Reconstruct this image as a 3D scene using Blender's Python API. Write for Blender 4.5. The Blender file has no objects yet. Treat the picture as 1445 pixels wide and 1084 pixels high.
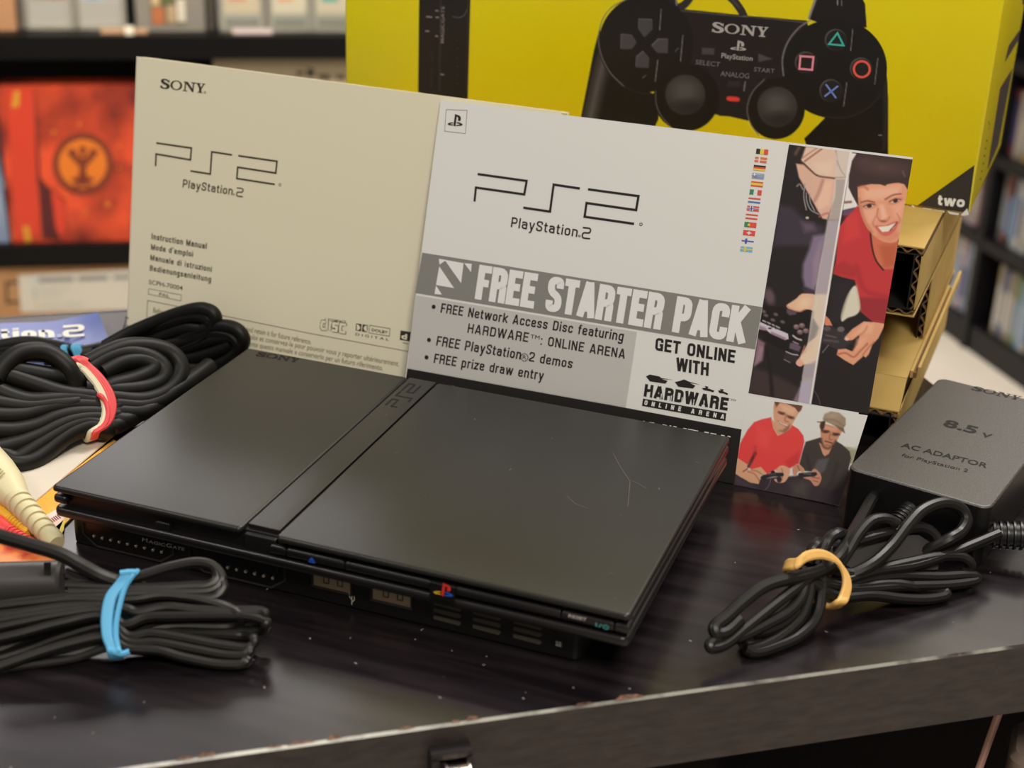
import bpy, math, random
import numpy as np
from mathutils import Vector
from mathutils.geometry import tessellate_polygon

# ------------------------------------------------------------------ camera
W, H, F = 1445, 1084, 2152.0
CAM = np.array([0.2199, -0.5025, 0.3049])
RX = np.array([0.9375, 0.3462, 0.0352]); RY = np.array([0.1704, -0.3685, -0.9139]); RZ = np.array([-0.3034, 0.8628, -0.4044])
RX = RX/np.linalg.norm(RX); RZ = RZ - RX*(RZ@RX); RZ /= np.linalg.norm(RZ); RY = np.cross(RZ, RX)
scn = bpy.context.scene
COL = scn.collection
cd = bpy.data.cameras.new('camera'); cam = bpy.data.objects.new('camera', cd); COL.objects.link(cam)
from mathutils import Matrix
cam.matrix_world = Matrix(((RX[0], -RY[0], -RZ[0], CAM[0]), (RX[1], -RY[1], -RZ[1], CAM[1]), (RX[2], -RY[2], -RZ[2], CAM[2]), (0, 0, 0, 1)))
cd.sensor_fit = 'HORIZONTAL'; cd.sensor_width = 36; cd.lens = F/W*36
cd.clip_start = .01; cd.clip_end = 50
cd.dof.use_dof = True; cd.dof.focus_distance = .63; cd.dof.aperture_fstop = 10.5
scn.camera = cam

# ------------------------------------------------------------------ light, exposure
scn.view_settings.view_transform = 'Standard'; scn.view_settings.look = 'None'
scn.view_settings.exposure = 0.0; scn.view_settings.gamma = 1.0; scn.view_settings.use_curve_mapping = False
world = bpy.data.worlds.new('shop_ambient'); scn.world = world; world.use_nodes = True
bg = world.node_tree.nodes['Background']; bg.inputs[0].default_value = (1.0, .90, .78, 1); bg.inputs[1].default_value = .22
def lamp(name, loc, aim, sx, sy, power, col):
    l = bpy.data.lights.new(name, 'AREA'); l.shape = 'RECTANGLE'; l.size = sx; l.size_y = sy; l.energy = power; l.color = col
    o = bpy.data.objects.new(name, l); COL.objects.link(o); o.location = loc
    o.rotation_euler = (Vector(aim)-Vector(loc)).to_track_quat('-Z', 'Y').to_euler(); return o
WARM = (1.0, .93, .78); NEUT = (1.0, .95, .93)
lamp('ceiling_and_fill_light', (.85, -1.15, 1.70), (.05, .05, 0), .55, .35, 27, WARM)
lamp('ceiling_and_fill_light', (-1.1, -.7, 1.8), (-.3, .2, 0), .7, .4, 9, NEUT)
lamp('ceiling_and_fill_light', (.35, .45, 1.85), (.15, .25, 0), .6, .4, 7, WARM)  # added fill from above, brightens the cardboard tops
lamp('ceiling_and_fill_light', (-.3, 0, 1.8), (-.95, 1.1, -.12), .6, .4, 6.5, WARM).data.spread = math.radians(60)  # added narrow fill aimed at the left bookcase and red box
lamp('ceiling_and_fill_light', (-.10, 2.45, 1.85), (-.1, 1.7, -.7), 2.2, .9, 24, WARM)
lamp('ceiling_and_fill_light', (-2.1, 2.8, 1.80), (-1.2, 1.4, .2), 1.5, .9, 24, NEUT)
lamp('ceiling_and_fill_light', (.5, 1.2, 1.85), (.3, 1.9, -.7), 1.0, .3, 48, NEUT)  # added fill aimed at the far floor to brighten it

# ------------------------------------------------------------------ unprojection onto real planes
def ray(u, v): return RX*((u-W/2)/F) + RY*((v-H/2)/F) + RZ
def onz(u, v, z=0.0):
    d = ray(u, v); return CAM + d*((z-CAM[2])/d[2])
def onpl(u, v, p0, n):
    d = ray(u, v); return CAM + d*(((p0-CAM)@n)/(d@n))
def proj(X):
    D = np.asarray(X, float)-CAM; zc = D@RZ
    return W/2+F*(D@RX)/zc, H/2+F*(D@RY)/zc
class Plane:
    def __init__(s, p0, ex, up):
        s.p = np.array(p0, float); s.ex = np.array(ex, float); s.up = np.array(up, float); s.n = np.cross(s.ex, s.up)
    def px(s, u, v, off=0.0):
        return onpl(u, v, s.p, s.n)+s.n*off
    def ab(s, u, v):
        q = onpl(u, v, s.p, s.n)-s.p; return np.array([q@s.ex, q@s.up])
    def at(s, a, b, off=0.0): return s.p+s.ex*a+s.up*b+s.n*off
def leaning(p0, yaw, tilt):
    y, t = math.radians(yaw), math.radians(tilt)
    ex = np.array([math.cos(y), math.sin(y), 0]); b = np.array([-math.sin(y), math.cos(y), 0])
    return Plane(p0, ex, np.array([0, 0, 1])*math.cos(t)+b*math.sin(t))
def zoom(ox, oy, s): return lambda *pts: [(ox+p[0]/s, oy+p[1]/s) for p in pts]

# ------------------------------------------------------------------ materials
def lin1(c):
    c = c/255.0
    return c/12.92 if c <= .04045 else ((c+.055)/1.055)**2.4
def lin(rgb): return tuple(lin1(c) for c in rgb)
PAPER = (209, 204, 188)
def ink(rgb):                       # printed colour: albedo of a tone next to the white of the same sheet
    return tuple(min(.92, lin1(c)/lin1(p)*.80) for c, p in zip(rgb, PAPER))
MATS = {}
def mat(name, col, rough=.5, metal=0.0, spec=.5, noise=None, bump=None, coat=0.0, emit=None, alpha=1.0, trans=0.0):
    """noise=(colour2, scale, stretch, lo, hi) mixes a second colour; bump=(scale, strength, distance)"""
    if name in MATS: return MATS[name]
    m = bpy.data.materials.new(name); m.use_nodes = True; nt = m.node_tree; b = nt.nodes['Principled BSDF']
    b.inputs['Base Color'].default_value = (*col, 1); b.inputs['Roughness'].default_value = rough; b.inputs['Metallic'].default_value = metal
    b.inputs['Specular IOR Level'].default_value = spec; b.inputs['Coat Weight'].default_value = coat; b.inputs['Coat Roughness'].default_value = .15
    b.inputs['Transmission Weight'].default_value = trans
    tc = nt.nodes.new('ShaderNodeTexCoord')
    if noise:
        c2, sc, st, lo, hi = noise
        mp = nt.nodes.new('ShaderNodeMapping'); mp.inputs['Scale'].default_value = st
        n = nt.nodes.new('ShaderNodeTexNoise'); n.inputs['Scale'].default_value = sc; n.inputs['Detail'].default_value = 5
        r = nt.nodes.new('ShaderNodeValToRGB'); r.color_ramp.elements[0].position = lo; r.color_ramp.elements[1].position = hi
        r.color_ramp.elements[0].color = (*col, 1); r.color_ramp.elements[1].color = (*c2, 1)
        nt.links.new(tc.outputs['Object'], mp.inputs[0]); nt.links.new(mp.outputs[0], n.inputs['Vector']); nt.links.new(n.outputs[0], r.inputs[0]); nt.links.new(r.outputs[0], b.inputs['Base Color'])
    if bump:
        n2 = nt.nodes.new('ShaderNodeTexNoise'); n2.inputs['Scale'].default_value = bump[0]; n2.inputs['Detail'].default_value = 3
        bp = nt.nodes.new('ShaderNodeBump'); bp.inputs['Strength'].default_value = bump[1]; bp.inputs['Distance'].default_value = bump[2]
        nt.links.new(tc.outputs['Object'], n2.inputs['Vector']); nt.links.new(n2.outputs[0], bp.inputs['Height']); nt.links.new(bp.outputs[0], b.inputs['Normal'])
    if emit:
        b.inputs['Emission Color'].default_value = (*emit[0], 1); b.inputs['Emission Strength'].default_value = emit[1]
    MATS[name] = m; return m
def inkm(rgb, rough=.45):
    return mat('printed_ink_%d_%d_%d' % tuple(rgb), ink(rgb), rough)
def print_mat(name, rough=.4):
    if name in MATS: return MATS[name]
    m = bpy.data.materials.new(name); m.use_nodes = True; nt = m.node_tree; b = nt.nodes['Principled BSDF']
    a = nt.nodes.new('ShaderNodeVertexColor'); a.layer_name = 'ink'; nt.links.new(a.outputs[0], b.inputs['Base Color'])
    b.inputs['Roughness'].default_value = rough; MATS[name] = m; return m

# ------------------------------------------------------------------ mesh building
def catmull(pts, n=8, closed=False):
    P = [np.array(p, float) for p in pts]; out = []; N = len(P)
    if N < 3 and not closed:
        return [P[0]+(P[-1]-P[0])*k/n for k in range(n+1)]
    rng = range(N) if closed else range(N-1)
    for i in rng:
        if closed: a, b, c, d = P[(i-1) % N], P[i], P[(i+1) % N], P[(i+2) % N]
        else:
            b, c = P[i], P[i+1]; a = P[i-1] if i > 0 else 2*b-c; d = P[i+2] if i+2 < N else 2*c-b
        for k in range(n):
            t = k/n; out.append(.5*((2*b)+(c-a)*t+(2*a-5*b+4*c-d)*t*t+(3*b-a-3*c+d)*t**3))
    if not closed: out.append(P[-1])
    return out
class MB:
    def __init__(s): s.v = []; s.f = []; s.m = []
    def add(s, vs, fs, mi=0):
        o = len(s.v); s.v += [tuple(map(float, p)) for p in vs]
        for f in fs: s.f.append(tuple(i+o for i in f)); s.m.append(mi)
        return s
    def hexa(s, b, t, mi=0):         # 4 bottom points, 4 top points
        return s.add(list(b)+list(t), [(3, 2, 1, 0), (4, 5, 6, 7), (0, 1, 5, 4), (1, 2, 6, 5), (2, 3, 7, 6), (3, 0, 4, 7)], mi)
    def box(s, o, a, b, c, mi=0):    # corner and three edge vectors
        o, a, b, c = map(np.array, (o, a, b, c)); q = [o, o+a, o+a+b, o+b]
        return s.hexa(q, [p+c for p in q], mi)
    def aab(s, x0, x1, y0, y1, z0, z1, mi=0): return s.box((x0, y0, z0), (x1-x0, 0, 0), (0, y1-y0, 0), (0, 0, z1-z0), mi)
    def loft(s, rings, mi=0, cap=True, closed=True):
        n = len(rings[0]); vs = [p for r in rings for p in r]; fs = []
        for i in range(len(rings)-1):
            for j in range(n if closed else n-1):
                k = (j+1) % n; fs.append((i*n+j, i*n+k, (i+1)*n+k, (i+1)*n+j))
        if cap: fs += [tuple(range(n-1, -1, -1)), tuple(range((len(rings)-1)*n, len(rings)*n))]
        return s.add(vs, fs, mi)
    def prism(s, pts, d, mi=0):      # planar outline extruded by d
        d = np.array(d); return s.loft([[np.array(p) for p in pts], [np.array(p)+d for p in pts]], mi)
    def flat(s, loops, mi=0):        # planar polygon, later loops are holes
        L = [[Vector(p) for p in l] for l in loops]; tri = tessellate_polygon(L)
        return s.add([p for l in loops for p in l], [tuple(t) for t in tri], mi)
    def tube(s, pts, r, seg=10, closed=False, mi=0, up=None, flat=1.0, cap=True):
        P = [np.array(p, float) for p in pts]; n = len(P); rings = []; N = None
        R = r if hasattr(r, '__len__') else [r]*n
        for i in range(n):
            t = P[(i+1) % n]-P[i-1] if closed else P[min(i+1, n-1)]-P[max(i-1, 0)]
            t = t/(np.linalg.norm(t)+1e-12)
            if up is not None: N = np.array(up, float)
            elif N is None: N = np.array([0, 0, 1.0]) if abs(t[2]) < .9 else np.array([1.0, 0, 0])
            N = N-t*(N@t); N = N/(np.linalg.norm(N)+1e-12); B = np.cross(t, N)
            rings.append([P[i]+(N*math.cos(a)*flat+B*math.sin(a))*R[i] for a in (2*math.pi*k/seg for k in range(seg))])
        if closed: rings.append(rings[0])
        return s.loft(rings, mi, cap=cap and not closed)
    def lathe(s, p0, p1, prof, seg=16, mi=0, flat=1.0):   # profile (t along axis 0..1, radius)
        p0, p1 = np.array(p0, float), np.array(p1, float); t = (p1-p0)/np.linalg.norm(p1-p0)
        N = np.array([0, 0, 1.0]); N = N-t*(N@t)
        if np.linalg.norm(N) < 1e-3: N = np.array([1.0, 0, 0])
        N /= np.linalg.norm(N); B = np.cross(t, N)
        return s.loft([[p0+(p1-p0)*q+(N*math.cos(a)*flat+B*math.sin(a))*r for a in (2*math.pi*k/seg for k in range(seg))] for q, r in prof], mi)
def rrect(x0, x1, y0, y1, r, z, n=5):
    out = []
    for cx, cy, a0 in ((x1-r, y1-r, 0), (x0+r, y1-r, 90), (x0+r, y0+r, 180), (x1-r, y0+r, 270)):
        for k in range(n+1):
            a = math.radians(a0+90*k/n); out.append(np.array([cx+r*math.cos(a), cy+r*math.sin(a), z]))
    return out
def slab(x0, x1, y0, y1, z0, z1, r=.003, e=.0007, eb=0.0):
    """rounded plate: rings with an edge radius e on top and eb below"""
    R = []
    for k in range(4) if eb else ():
        a = math.pi/2*k/4; i = eb*(1-math.sin(a)); R.append(rrect(x0+i, x1-i, y0+i, y1-i, max(r-i, .0003), z0+eb*(1-math.cos(a))))
    R.append(rrect(x0, x1, y0, y1, r, z0+eb)); 
    for k in range(5):
        a = math.pi/2*k/4; i = e*(1-math.cos(a)); R.append(rrect(x0+i, x1-i, y0+i, y1-i, max(r-i, .0003), z1-e+e*math.sin(a)))
    return R
LOC = {}
def setp(o, label=None, cat=None, group=None, kind=None):
    if label: o['label'] = label
    if cat: o['category'] = cat
    if group: o['group'] = group
    if kind: o['kind'] = kind
    return o
def thing(name, label, cat, loc, group=None):
    o = bpy.data.objects.new(name, None); COL.objects.link(o); o.empty_display_size = .01
    o.location = loc; LOC[o.name] = np.array(loc, float); return setp(o, label, cat, group)
def part(name, mb, mats, parent=None, smooth=True, label=None, kind=None, loc=None, angle=.6):
    L = LOC[parent.name] if parent else (np.array(loc, float) if loc is not None else np.zeros(3))
    me = bpy.data.meshes.new(name); me.from_pydata([tuple(np.array(p)-L) for p in mb.v], [], mb.f); me.update()
    for m in (mats if isinstance(mats, (list, tuple)) else [mats]): me.materials.append(m)
    me.polygons.foreach_set('material_index', mb.m)
    if smooth:
        me.polygons.foreach_set('use_smooth', [True]*len(me.polygons)); me.set_sharp_from_angle(angle=angle)
    o = bpy.data.objects.new(name, me); COL.objects.link(o); LOC[o.name] = L
    if parent: o.parent = parent
    else: o.location = L
    return setp(o, label, None, None, kind)
def single(name, mb, mats, label, cat, group=None, kind=None, smooth=True, angle=.6):
    V = np.array(mb.v); loc = ((V[:, 0].min()+V[:, 0].max())/2, (V[:, 1].min()+V[:, 1].max())/2, V[:, 2].min())
    o = part(name, mb, mats, None, smooth, loc=loc, angle=angle); return setp(o, label, cat, group, kind)
def fix_normals(o):
    import bmesh
    bm = bmesh.new(); bm.from_mesh(o.data); bmesh.ops.recalc_face_normals(bm, faces=bm.faces); bm.to_mesh(o.data); bm.free(); return o

# ------------------------------------------------------------------ printing on planes
def glyphs(body, bold=0.0, shear=0.0, space=1.0):
    """text outline as 2-D triangles, x over 0..1 of its ink width, y in cap heights"""
    key = (body, bold, shear, space)
    if key in glyphs.c: return glyphs.c[key]
    def mesh(t):
        c = bpy.data.curves.new('t', 'FONT'); c.body = t; c.offset = bold; c.shear = shear; c.space_character = space; c.resolution_u = 3
        o = bpy.data.objects.new('t', c); COL.objects.link(o); dg = bpy.context.evaluated_depsgraph_get(); e = o.evaluated_get(dg); me = e.to_mesh()
        v = np.array([p.co[:2] for p in me.vertices]).reshape(-1, 2); f = [tuple(p.vertices) for p in me.polygons]
        e.to_mesh_clear(); bpy.data.objects.remove(o); bpy.data.curves.remove(c); return v, f
    hv, _ = mesh('H'); v, f = mesh(body)
    v = v.copy(); v[:, 1] = (v[:, 1]-hv[:, 1].min())/(hv[:, 1].max()-hv[:, 1].min()); v[:, 0] = (v[:, 0]-v[:, 0].min())/(v[:, 0].max()-v[:, 0].min())
    glyphs.c[key] = (v, f); return v, f
glyphs.c = {}
INK = .00012
def quad(pl, BL, BR, TL, off=INK):
    a, b, c = pl.px(*BL, off), pl.px(*BR, off), pl.px(*TL, off); return a, b-a, c-a
def text(mb, pl, body, BL, BR, TL, mi=0, bold=0.0, shear=0.0, space=1.0, off=INK, rise=0.0):
    v, f = glyphs(body, bold, shear, space); o, x, y = quad(pl, BL, BR, TL, off)
    mb.add([o+x*p[0]+y*p[1] for p in v], f, mi)
    if rise:
        mb.add([o+x*p[0]+y*p[1] for p in v], f, mi)
def poly(mb, pl, pts, mi=0, off=INK, holes=()):
    mb.flat([[pl.px(*p, off) for p in pts]]+[[pl.px(*p, off) for p in h] for h in holes], mi)
def stroke3(mb, P, w, n, mi=0):      # mitred flat stroke along 3-D points in a plane of normal n
    P = [np.array(p, float) for p in P]
    L = []; Rr = []
    for i in range(len(P)):
        d0 = P[i]-P[i-1] if i else P[1]-P[0]; d1 = P[i+1]-P[i] if i+1 < len(P) else P[i]-P[i-1]
        d0 = d0/np.linalg.norm(d0); d1 = d1/np.linalg.norm(d1); n0 = np.cross(n, d0); n1 = np.cross(n, d1)
        m = n0+n1; m = m/np.linalg.norm(m); k = w/2/max(.35, m@n1); L.append(P[i]+m*k); Rr.append(P[i]-m*k)
    N = len(P); mb.add(L+Rr, [(i, N+i, N+i+1, i+1) for i in range(N-1)], mi)
def stroke(mb, pl, pts, w, mi=0, off=INK, closed=False):
    P = [pl.px(*p, off) for p in pts]
    if closed:
        mid = (P[0]+P[1])/2; P = [mid]+P[1:]+[P[0], mid]
    stroke3(mb, P, w, pl.n, mi)
def serif_brand():
    """four slab-serif capitals as polygons in a 0..1 box"""
    S = []
    def el(cx, cy, rx, ry, n=28): return [(cx+rx*math.cos(2*math.pi*k/n), cy+ry*math.sin(2*math.pi*k/n)) for k in range(n)]
    sp = catmull([(.185, .74), (.15, .90), (.10, .955), (.055, .93), (.035, .80), (.055, .65), (.11, .53), (.165, .42), (.18, .24), (.15, .09), (.10, .045), (.045, .10), (.02, .28)], 4)
    wd = []; n = len(sp)
    for i, p in enumerate(sp):
        t = sp[min(i+1, n-1)]-sp[max(i-1, 0)]; t /= np.linalg.norm(t); wd.append(.016+.022*abs(t[1])*math.exp(-((i/n-.5)/.25)**2)+.004)
    Lp = []; Rp = []
    for i, p in enumerate(sp):
        t = sp[min(i+1, n-1)]-sp[max(i-1, 0)]; t = t*np.array([1, .28]); t /= np.linalg.norm(t); q = np.array([-t[1], t[0]/.28*.9]); Lp.append(tuple(p+q*wd[i])); Rp.append(tuple(p-q*wd[i]))
    S.append([Lp+Rp[::-1]])
    S.append([[(.185, .97), (.20, .97), (.20, .66), (.185, .66)]]); S.append([[(.003, .32), (.018, .32), (.018, .03), (.003, .03)]])
    S.append([el(.36, .5, .135, .5), el(.36, .5, .085, .41)])
    S.append([[(.52, 1), (.61, 1), (.725, .36), (.725, .90), (.69, .90), (.69, 1), (.79, 1), (.79, .90), (.757, .90), (.757, 0), (.725, 0), (.577, .80), (.577, .10), (.615, .10), (.615, 0), (.515, 0), (.515, .10), (.547, .10), (.547, .90), (.52, .90)]])
    S.append([[(.80, 1), (.905, 1), (.905, .90), (.878, .90), (.915, .58), (.955, .90), (.93, .90), (.93, 1), (1, 1), (1, .90), (.982, .90), (.932, .44), (.932, .10), (.96, .10), (.96, 0), (.85, 0), (.85, .10), (.878, .10), (.878, .44), (.822, .90), (.80, .90)]])
    return S
BRAND = serif_brand()
def brand(mb, pl, BL, BR, TL, mi=0, off=INK):
    o, x, y = quad(pl, BL, BR, TL, off)
    for loops in BRAND: mb.flat([[o+x*a+y*b for a, b in l] for l in loops], mi)
def emblem(mb, pl, BL, BR, TL, mis=(0, 0), off=INK):
    """upright P standing in a flat S"""
    o, x, y = quad(pl, BL, BR, TL, off); T = lambda l: [o+x*a+y*b for a, b in l]
    mb.flat([T([(.40, .05), (.54, 0), (.54, .80), (.60, .78), (.64, .70), (.64, .52), (.70, .46), (.80, .50), (.83, .62), (.80, .80), (.70, .92), (.40, 1)])], mis[0])
    mb.flat([T([(.36, .33), (.36, .24), (.20, .18), (.20, .14), (.36, .16), (.36, .05), (.10, .04), (0, .12), (.04, .20), (.18, .28)])], mis[1])
    mb.flat([T([(.58, .38), (.58, .28), (.80, .24), (.80, .20), (.58, .14), (.58, .04), (.90, .12), (1, .22), (.94, .30), (.74, .38)])], mis[-1])

def fillet(pts, r, closed=False, n=4):
    P = [np.array(p, float) for p in pts]
    if r <= 0 or len(P) < 3: return P
    out = []; N = len(P)
    for i in range(N):
        if not closed and i in (0, N-1): out.append(P[i]); continue
        a, b, c = P[i-1], P[i], P[(i+1) % N]; u, v = a-b, c-b; lu, lv = np.linalg.norm(u), np.linalg.norm(v)
        k = min(r, lu*.5, lv*.5); p, q = b+u/lu*k, b+v/lv*k
        for j in range(n+1):
            t = j/n; out.append(p*(1-t)**2+2*b*t*(1-t)+q*t*t)
    return out
def narrow_glyph(ch, s, w, r):
    """upright condensed sans letters as centre lines: (advance width, [(points, closed, radius)])"""
    h = s/2; B = h; T = 1-h; X = .74; XT = X-h; L = h; R = w-h; D = []
    lw = w*.88; RL = lw-h
    def g(W, *paths): return W, [(p[0], p[1] if len(p) > 1 else False, p[2] if len(p) > 2 else r) for p in paths]
    V = lambda x, a=0, b=1: ([(x, a), (x, b)],)
    if ch == ' ': return w*.55, []
    if ch == 'A': return g(w*1.08, ([(h*.9, 0), (w*.54-h*.15, 1)],), ([(w*1.08-h*.9, 0), (w*.54+h*.15, 1)],), ([(w*.24, .27), (w*.84, .27)],))
    if ch == 'B': return g(w, V(L), ([(L, T), (R, T), (R, .53), (L, .53)],), ([(L, .53), (R, .53), (R, B), (L, B)],))
    if ch == 'C': return g(w, ([(R, .64), (R, T), (L, T), (L, B), (R, B), (R, .36)],))
    if ch == 'D': return g(w, V(L), ([(L, T), (R, T), (R, B), (L, B)], False, r*1.5))
    if ch == 'E': return g(w*.88, ([(w*.88, B), (L, B), (L, T), (w*.88, T)], False, 0), ([(L, .52), (w*.8, .52)],))
    if ch == 'F': return g(w*.84, ([(L, 0), (L, T), (w*.86, T)], False, 0), ([(L, .49), (w*.76, .49)],))
    if ch == 'G': return g(w, ([(R, .66), (R, T), (L, T), (L, B), (R, B), (R, .46)],), ([(R, 0), (R, .46), (w*.55, .46)], False, 0))
    if ch == 'H': return g(w, V(L), V(R), ([(L, .52), (R, .52)],))
    if ch == 'I': return g(s, V(h))
    if ch == 'K': return g(w*1.05, V(L), ([(w*1.0-h*.4, 1), (L, .42)],), ([(w*.40, .58), (w*1.05-h*.6, 0)],))
    if ch == 'L': return g(w*.84, ([(L, 1), (L, B), (w*.84, B)], False, 0))
    if ch == 'M': return g(w*1.3, V(L), V(w*1.3-h), ([(L+h*.2, 1-h*.5), (w*.65, .08), (w*1.3-h*1.2, 1-h*.5)], False, 0))
    if ch == 'N': return g(w, V(L), V(R), ([(L+h*.2, 1-h*.6), (R-h*.2, h*.6)],))
    if ch == 'O': return g(w, ([(L, B), (R, B), (R, T), (L, T)], True, r*1.3))
    if ch == 'P': return g(w*.95, V(L), ([(L, T), (R*.95, T), (R*.95, .44), (L, .44)],))
    if ch == 'R': return g(w, V(L), ([(L, T), (R, T), (R, .49), (L, .49)],), ([(w*.45, .49), (R, .49), (R, 0)], False, r*.8))
    if ch == 'S': return g(w*.96, ([(R*.96, .68), (R*.96, T), (L, T), (L, .56), (R*.96, .44), (R*.96, B), (L, B), (L, .32)],))
    if ch == 'T': return g(w*.92, ([(0, T), (w*.92, T)],), V(w*.46))
    if ch == 'W': return g(w*1.5, ([(h*.8, 1), (w*.42-h*.1, 0)],), ([(w*.75-h*.1, 1), (w*.42+h*.1, 0)],), ([(w*.75+h*.1, 1), (w*1.08-h*.1, 0)],), ([(w*1.5-h*.8, 1), (w*1.08+h*.1, 0)],))
    if ch == 'Y': return g(w, ([(h*.7, 1), (w/2, .42), (w-h*.7, 1)], False, 0), V(w/2, 0, .46))
    if ch == 'a': return g(lw, ([(L+.01, .53), (L, XT), (RL, XT), (RL, 0)],), ([(RL, .43), (L, .43), (L, B), (RL, B)],))
    if ch == 'b': return g(lw, V(L), ([(L, XT), (RL, XT), (RL, B), (L, B)],))
    if ch == 'c': return g(lw*.95, ([(RL*.95, .48), (RL*.95, XT), (L, XT), (L, B), (RL*.95, B), (RL*.95, .26)],))
    if ch == 'd': return g(lw, V(RL), ([(RL, XT), (L, XT), (L, B), (RL, B)],))
    if ch == 'e': return g(lw, ([(RL, .22), (RL, B), (L, B), (L, XT), (RL, XT), (RL, .37), (L, .37)], False, r*.8))
    if ch == 'f': return g(w*.55, ([(w*.22, 0), (w*.22, T), (w*.55, T)],), ([(0, XT), (w*.50, XT)],))
    if ch == 'g': return g(lw, ([(RL, X), (RL, -.24), (L, -.24), (L, -.12)],), ([(RL, XT), (L, XT), (L, B), (RL, B)],))
    if ch == 'h': return g(lw, V(L), ([(L, XT), (RL, XT), (RL, 0)],))
    if ch == 'i': return g(s, V(h, 0, X), V(h, .85, 1))
    if ch == 'k': return g(lw, V(L), ([(lw-h*.3, X), (L, .30)],), ([(lw*.40, .42), (lw-h*.3, 0)],))
    if ch == 'l': return g(s, V(h))
    if ch == 'm': return g(lw*1.6, V(L, 0, X), ([(L, XT), (lw*.8, XT), (lw*.8, 0)],), ([(lw*.8, XT), (lw*1.6-h, XT), (lw*1.6-h, 0)],))
    if ch == 'n': return g(lw, V(L, 0, X), ([(L, XT), (RL, XT), (RL, 0)],))
    if ch == 'o': return g(lw, ([(L, B), (RL, B), (RL, XT), (L, XT)], True, r*1.2))
    if ch == 'p': return g(lw, V(L, -.27, X), ([(L, XT), (RL, XT), (RL, B), (L, B)],))
    if ch == 'r': return g(w*.58, V(L, 0, X), ([(L, XT-.06), (w*.28, XT), (w*.58, XT)], False, .05))
    if ch == 's': return g(lw*.95, ([(RL*.95, .50), (RL*.95, XT), (L, XT), (L, .42), (RL*.95, .32), (RL*.95, B), (L, B), (L, .24)], False, r*.8))
    if ch == 't': return g(w*.55, ([(w*.22, .93), (w*.22, B), (w*.55, B)],), ([(0, XT), (w*.52, XT)],))
    if ch == 'u': return g(lw, ([(L, X), (L, B), (RL, B)],), V(RL, 0, X))
    if ch == 'w': return g(lw*1.5, ([(h*.8, X), (lw*.42-h*.1, 0)],), ([(lw*.75-h*.1, X), (lw*.42+h*.1, 0)],), ([(lw*.75+h*.1, X), (lw*1.08-h*.1, 0)],), ([(lw*1.5-h*.8, X), (lw*1.08+h*.1, 0)],))
    if ch == 'y': return g(lw, ([(h*.8, X), (lw*.5, .02)],), ([(lw-h*.8, X), (lw*.40, -.24), (lw*.15, -.24)], False, .08))
    if ch == 'z': return g(lw*.9, ([(0, XT), (lw*.9-h*.5, XT), (h*.5, B), (lw*.9, B)], False, 0))
    if ch == '2': return g(w, ([(L, .70), (L, T), (R, T), (R, .54), (L, .20), (L, B), (w, B)], False, r*.8))
    if ch == '=': return g(w, ([(0, T), (R, T), (R, .52), (L, .52), (L, B), (w, B)], False, r))     # squared two of the logo
    if ch == "'": return g(s, V(h, .78, 1))
    if ch == ':': return g(s, V(h, 0, .15), V(h, .55, .70))
    return g(s, V(h, 0, .15))
def narrow(mb, pl, body, BL, BR, TL, mi=0, s=.14, w=.46, r=.16, gap=.09, off=INK):
    """condensed lettering between baseline pixels BL and BR with cap height to TL"""
    x = 0; P = []
    for ch in body:
        W_, paths = narrow_glyph(ch, s, w, r)
        for pts, cl, rad in paths:
            q = fillet(pts, rad, cl); P.append(([(a+x, b) for a, b in q], cl))
        x += W_+gap
    x -= gap; o, ax, ay = quad(pl, BL, BR, TL, off); wd = s*np.linalg.norm(ay); sx = np.linalg.norm(ax)/x
    for k_, (q, cl) in enumerate(P):
        q = [tuple(p) for p in q]; lift = pl.n*4e-6*(k_ % 7); pts = [lift+o+ax*(a/x)+ay*b for a, b in q]
        if cl:
            m = (pts[0]+pts[-1])/2; pts = [m]+pts+[m]
        keep = [pts[0]]
        for p in pts[1:]:
            if np.linalg.norm(p-keep[-1]) > 1e-6: keep.append(p)
        stroke3(mb, keep, wd, pl.n, mi)

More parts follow.
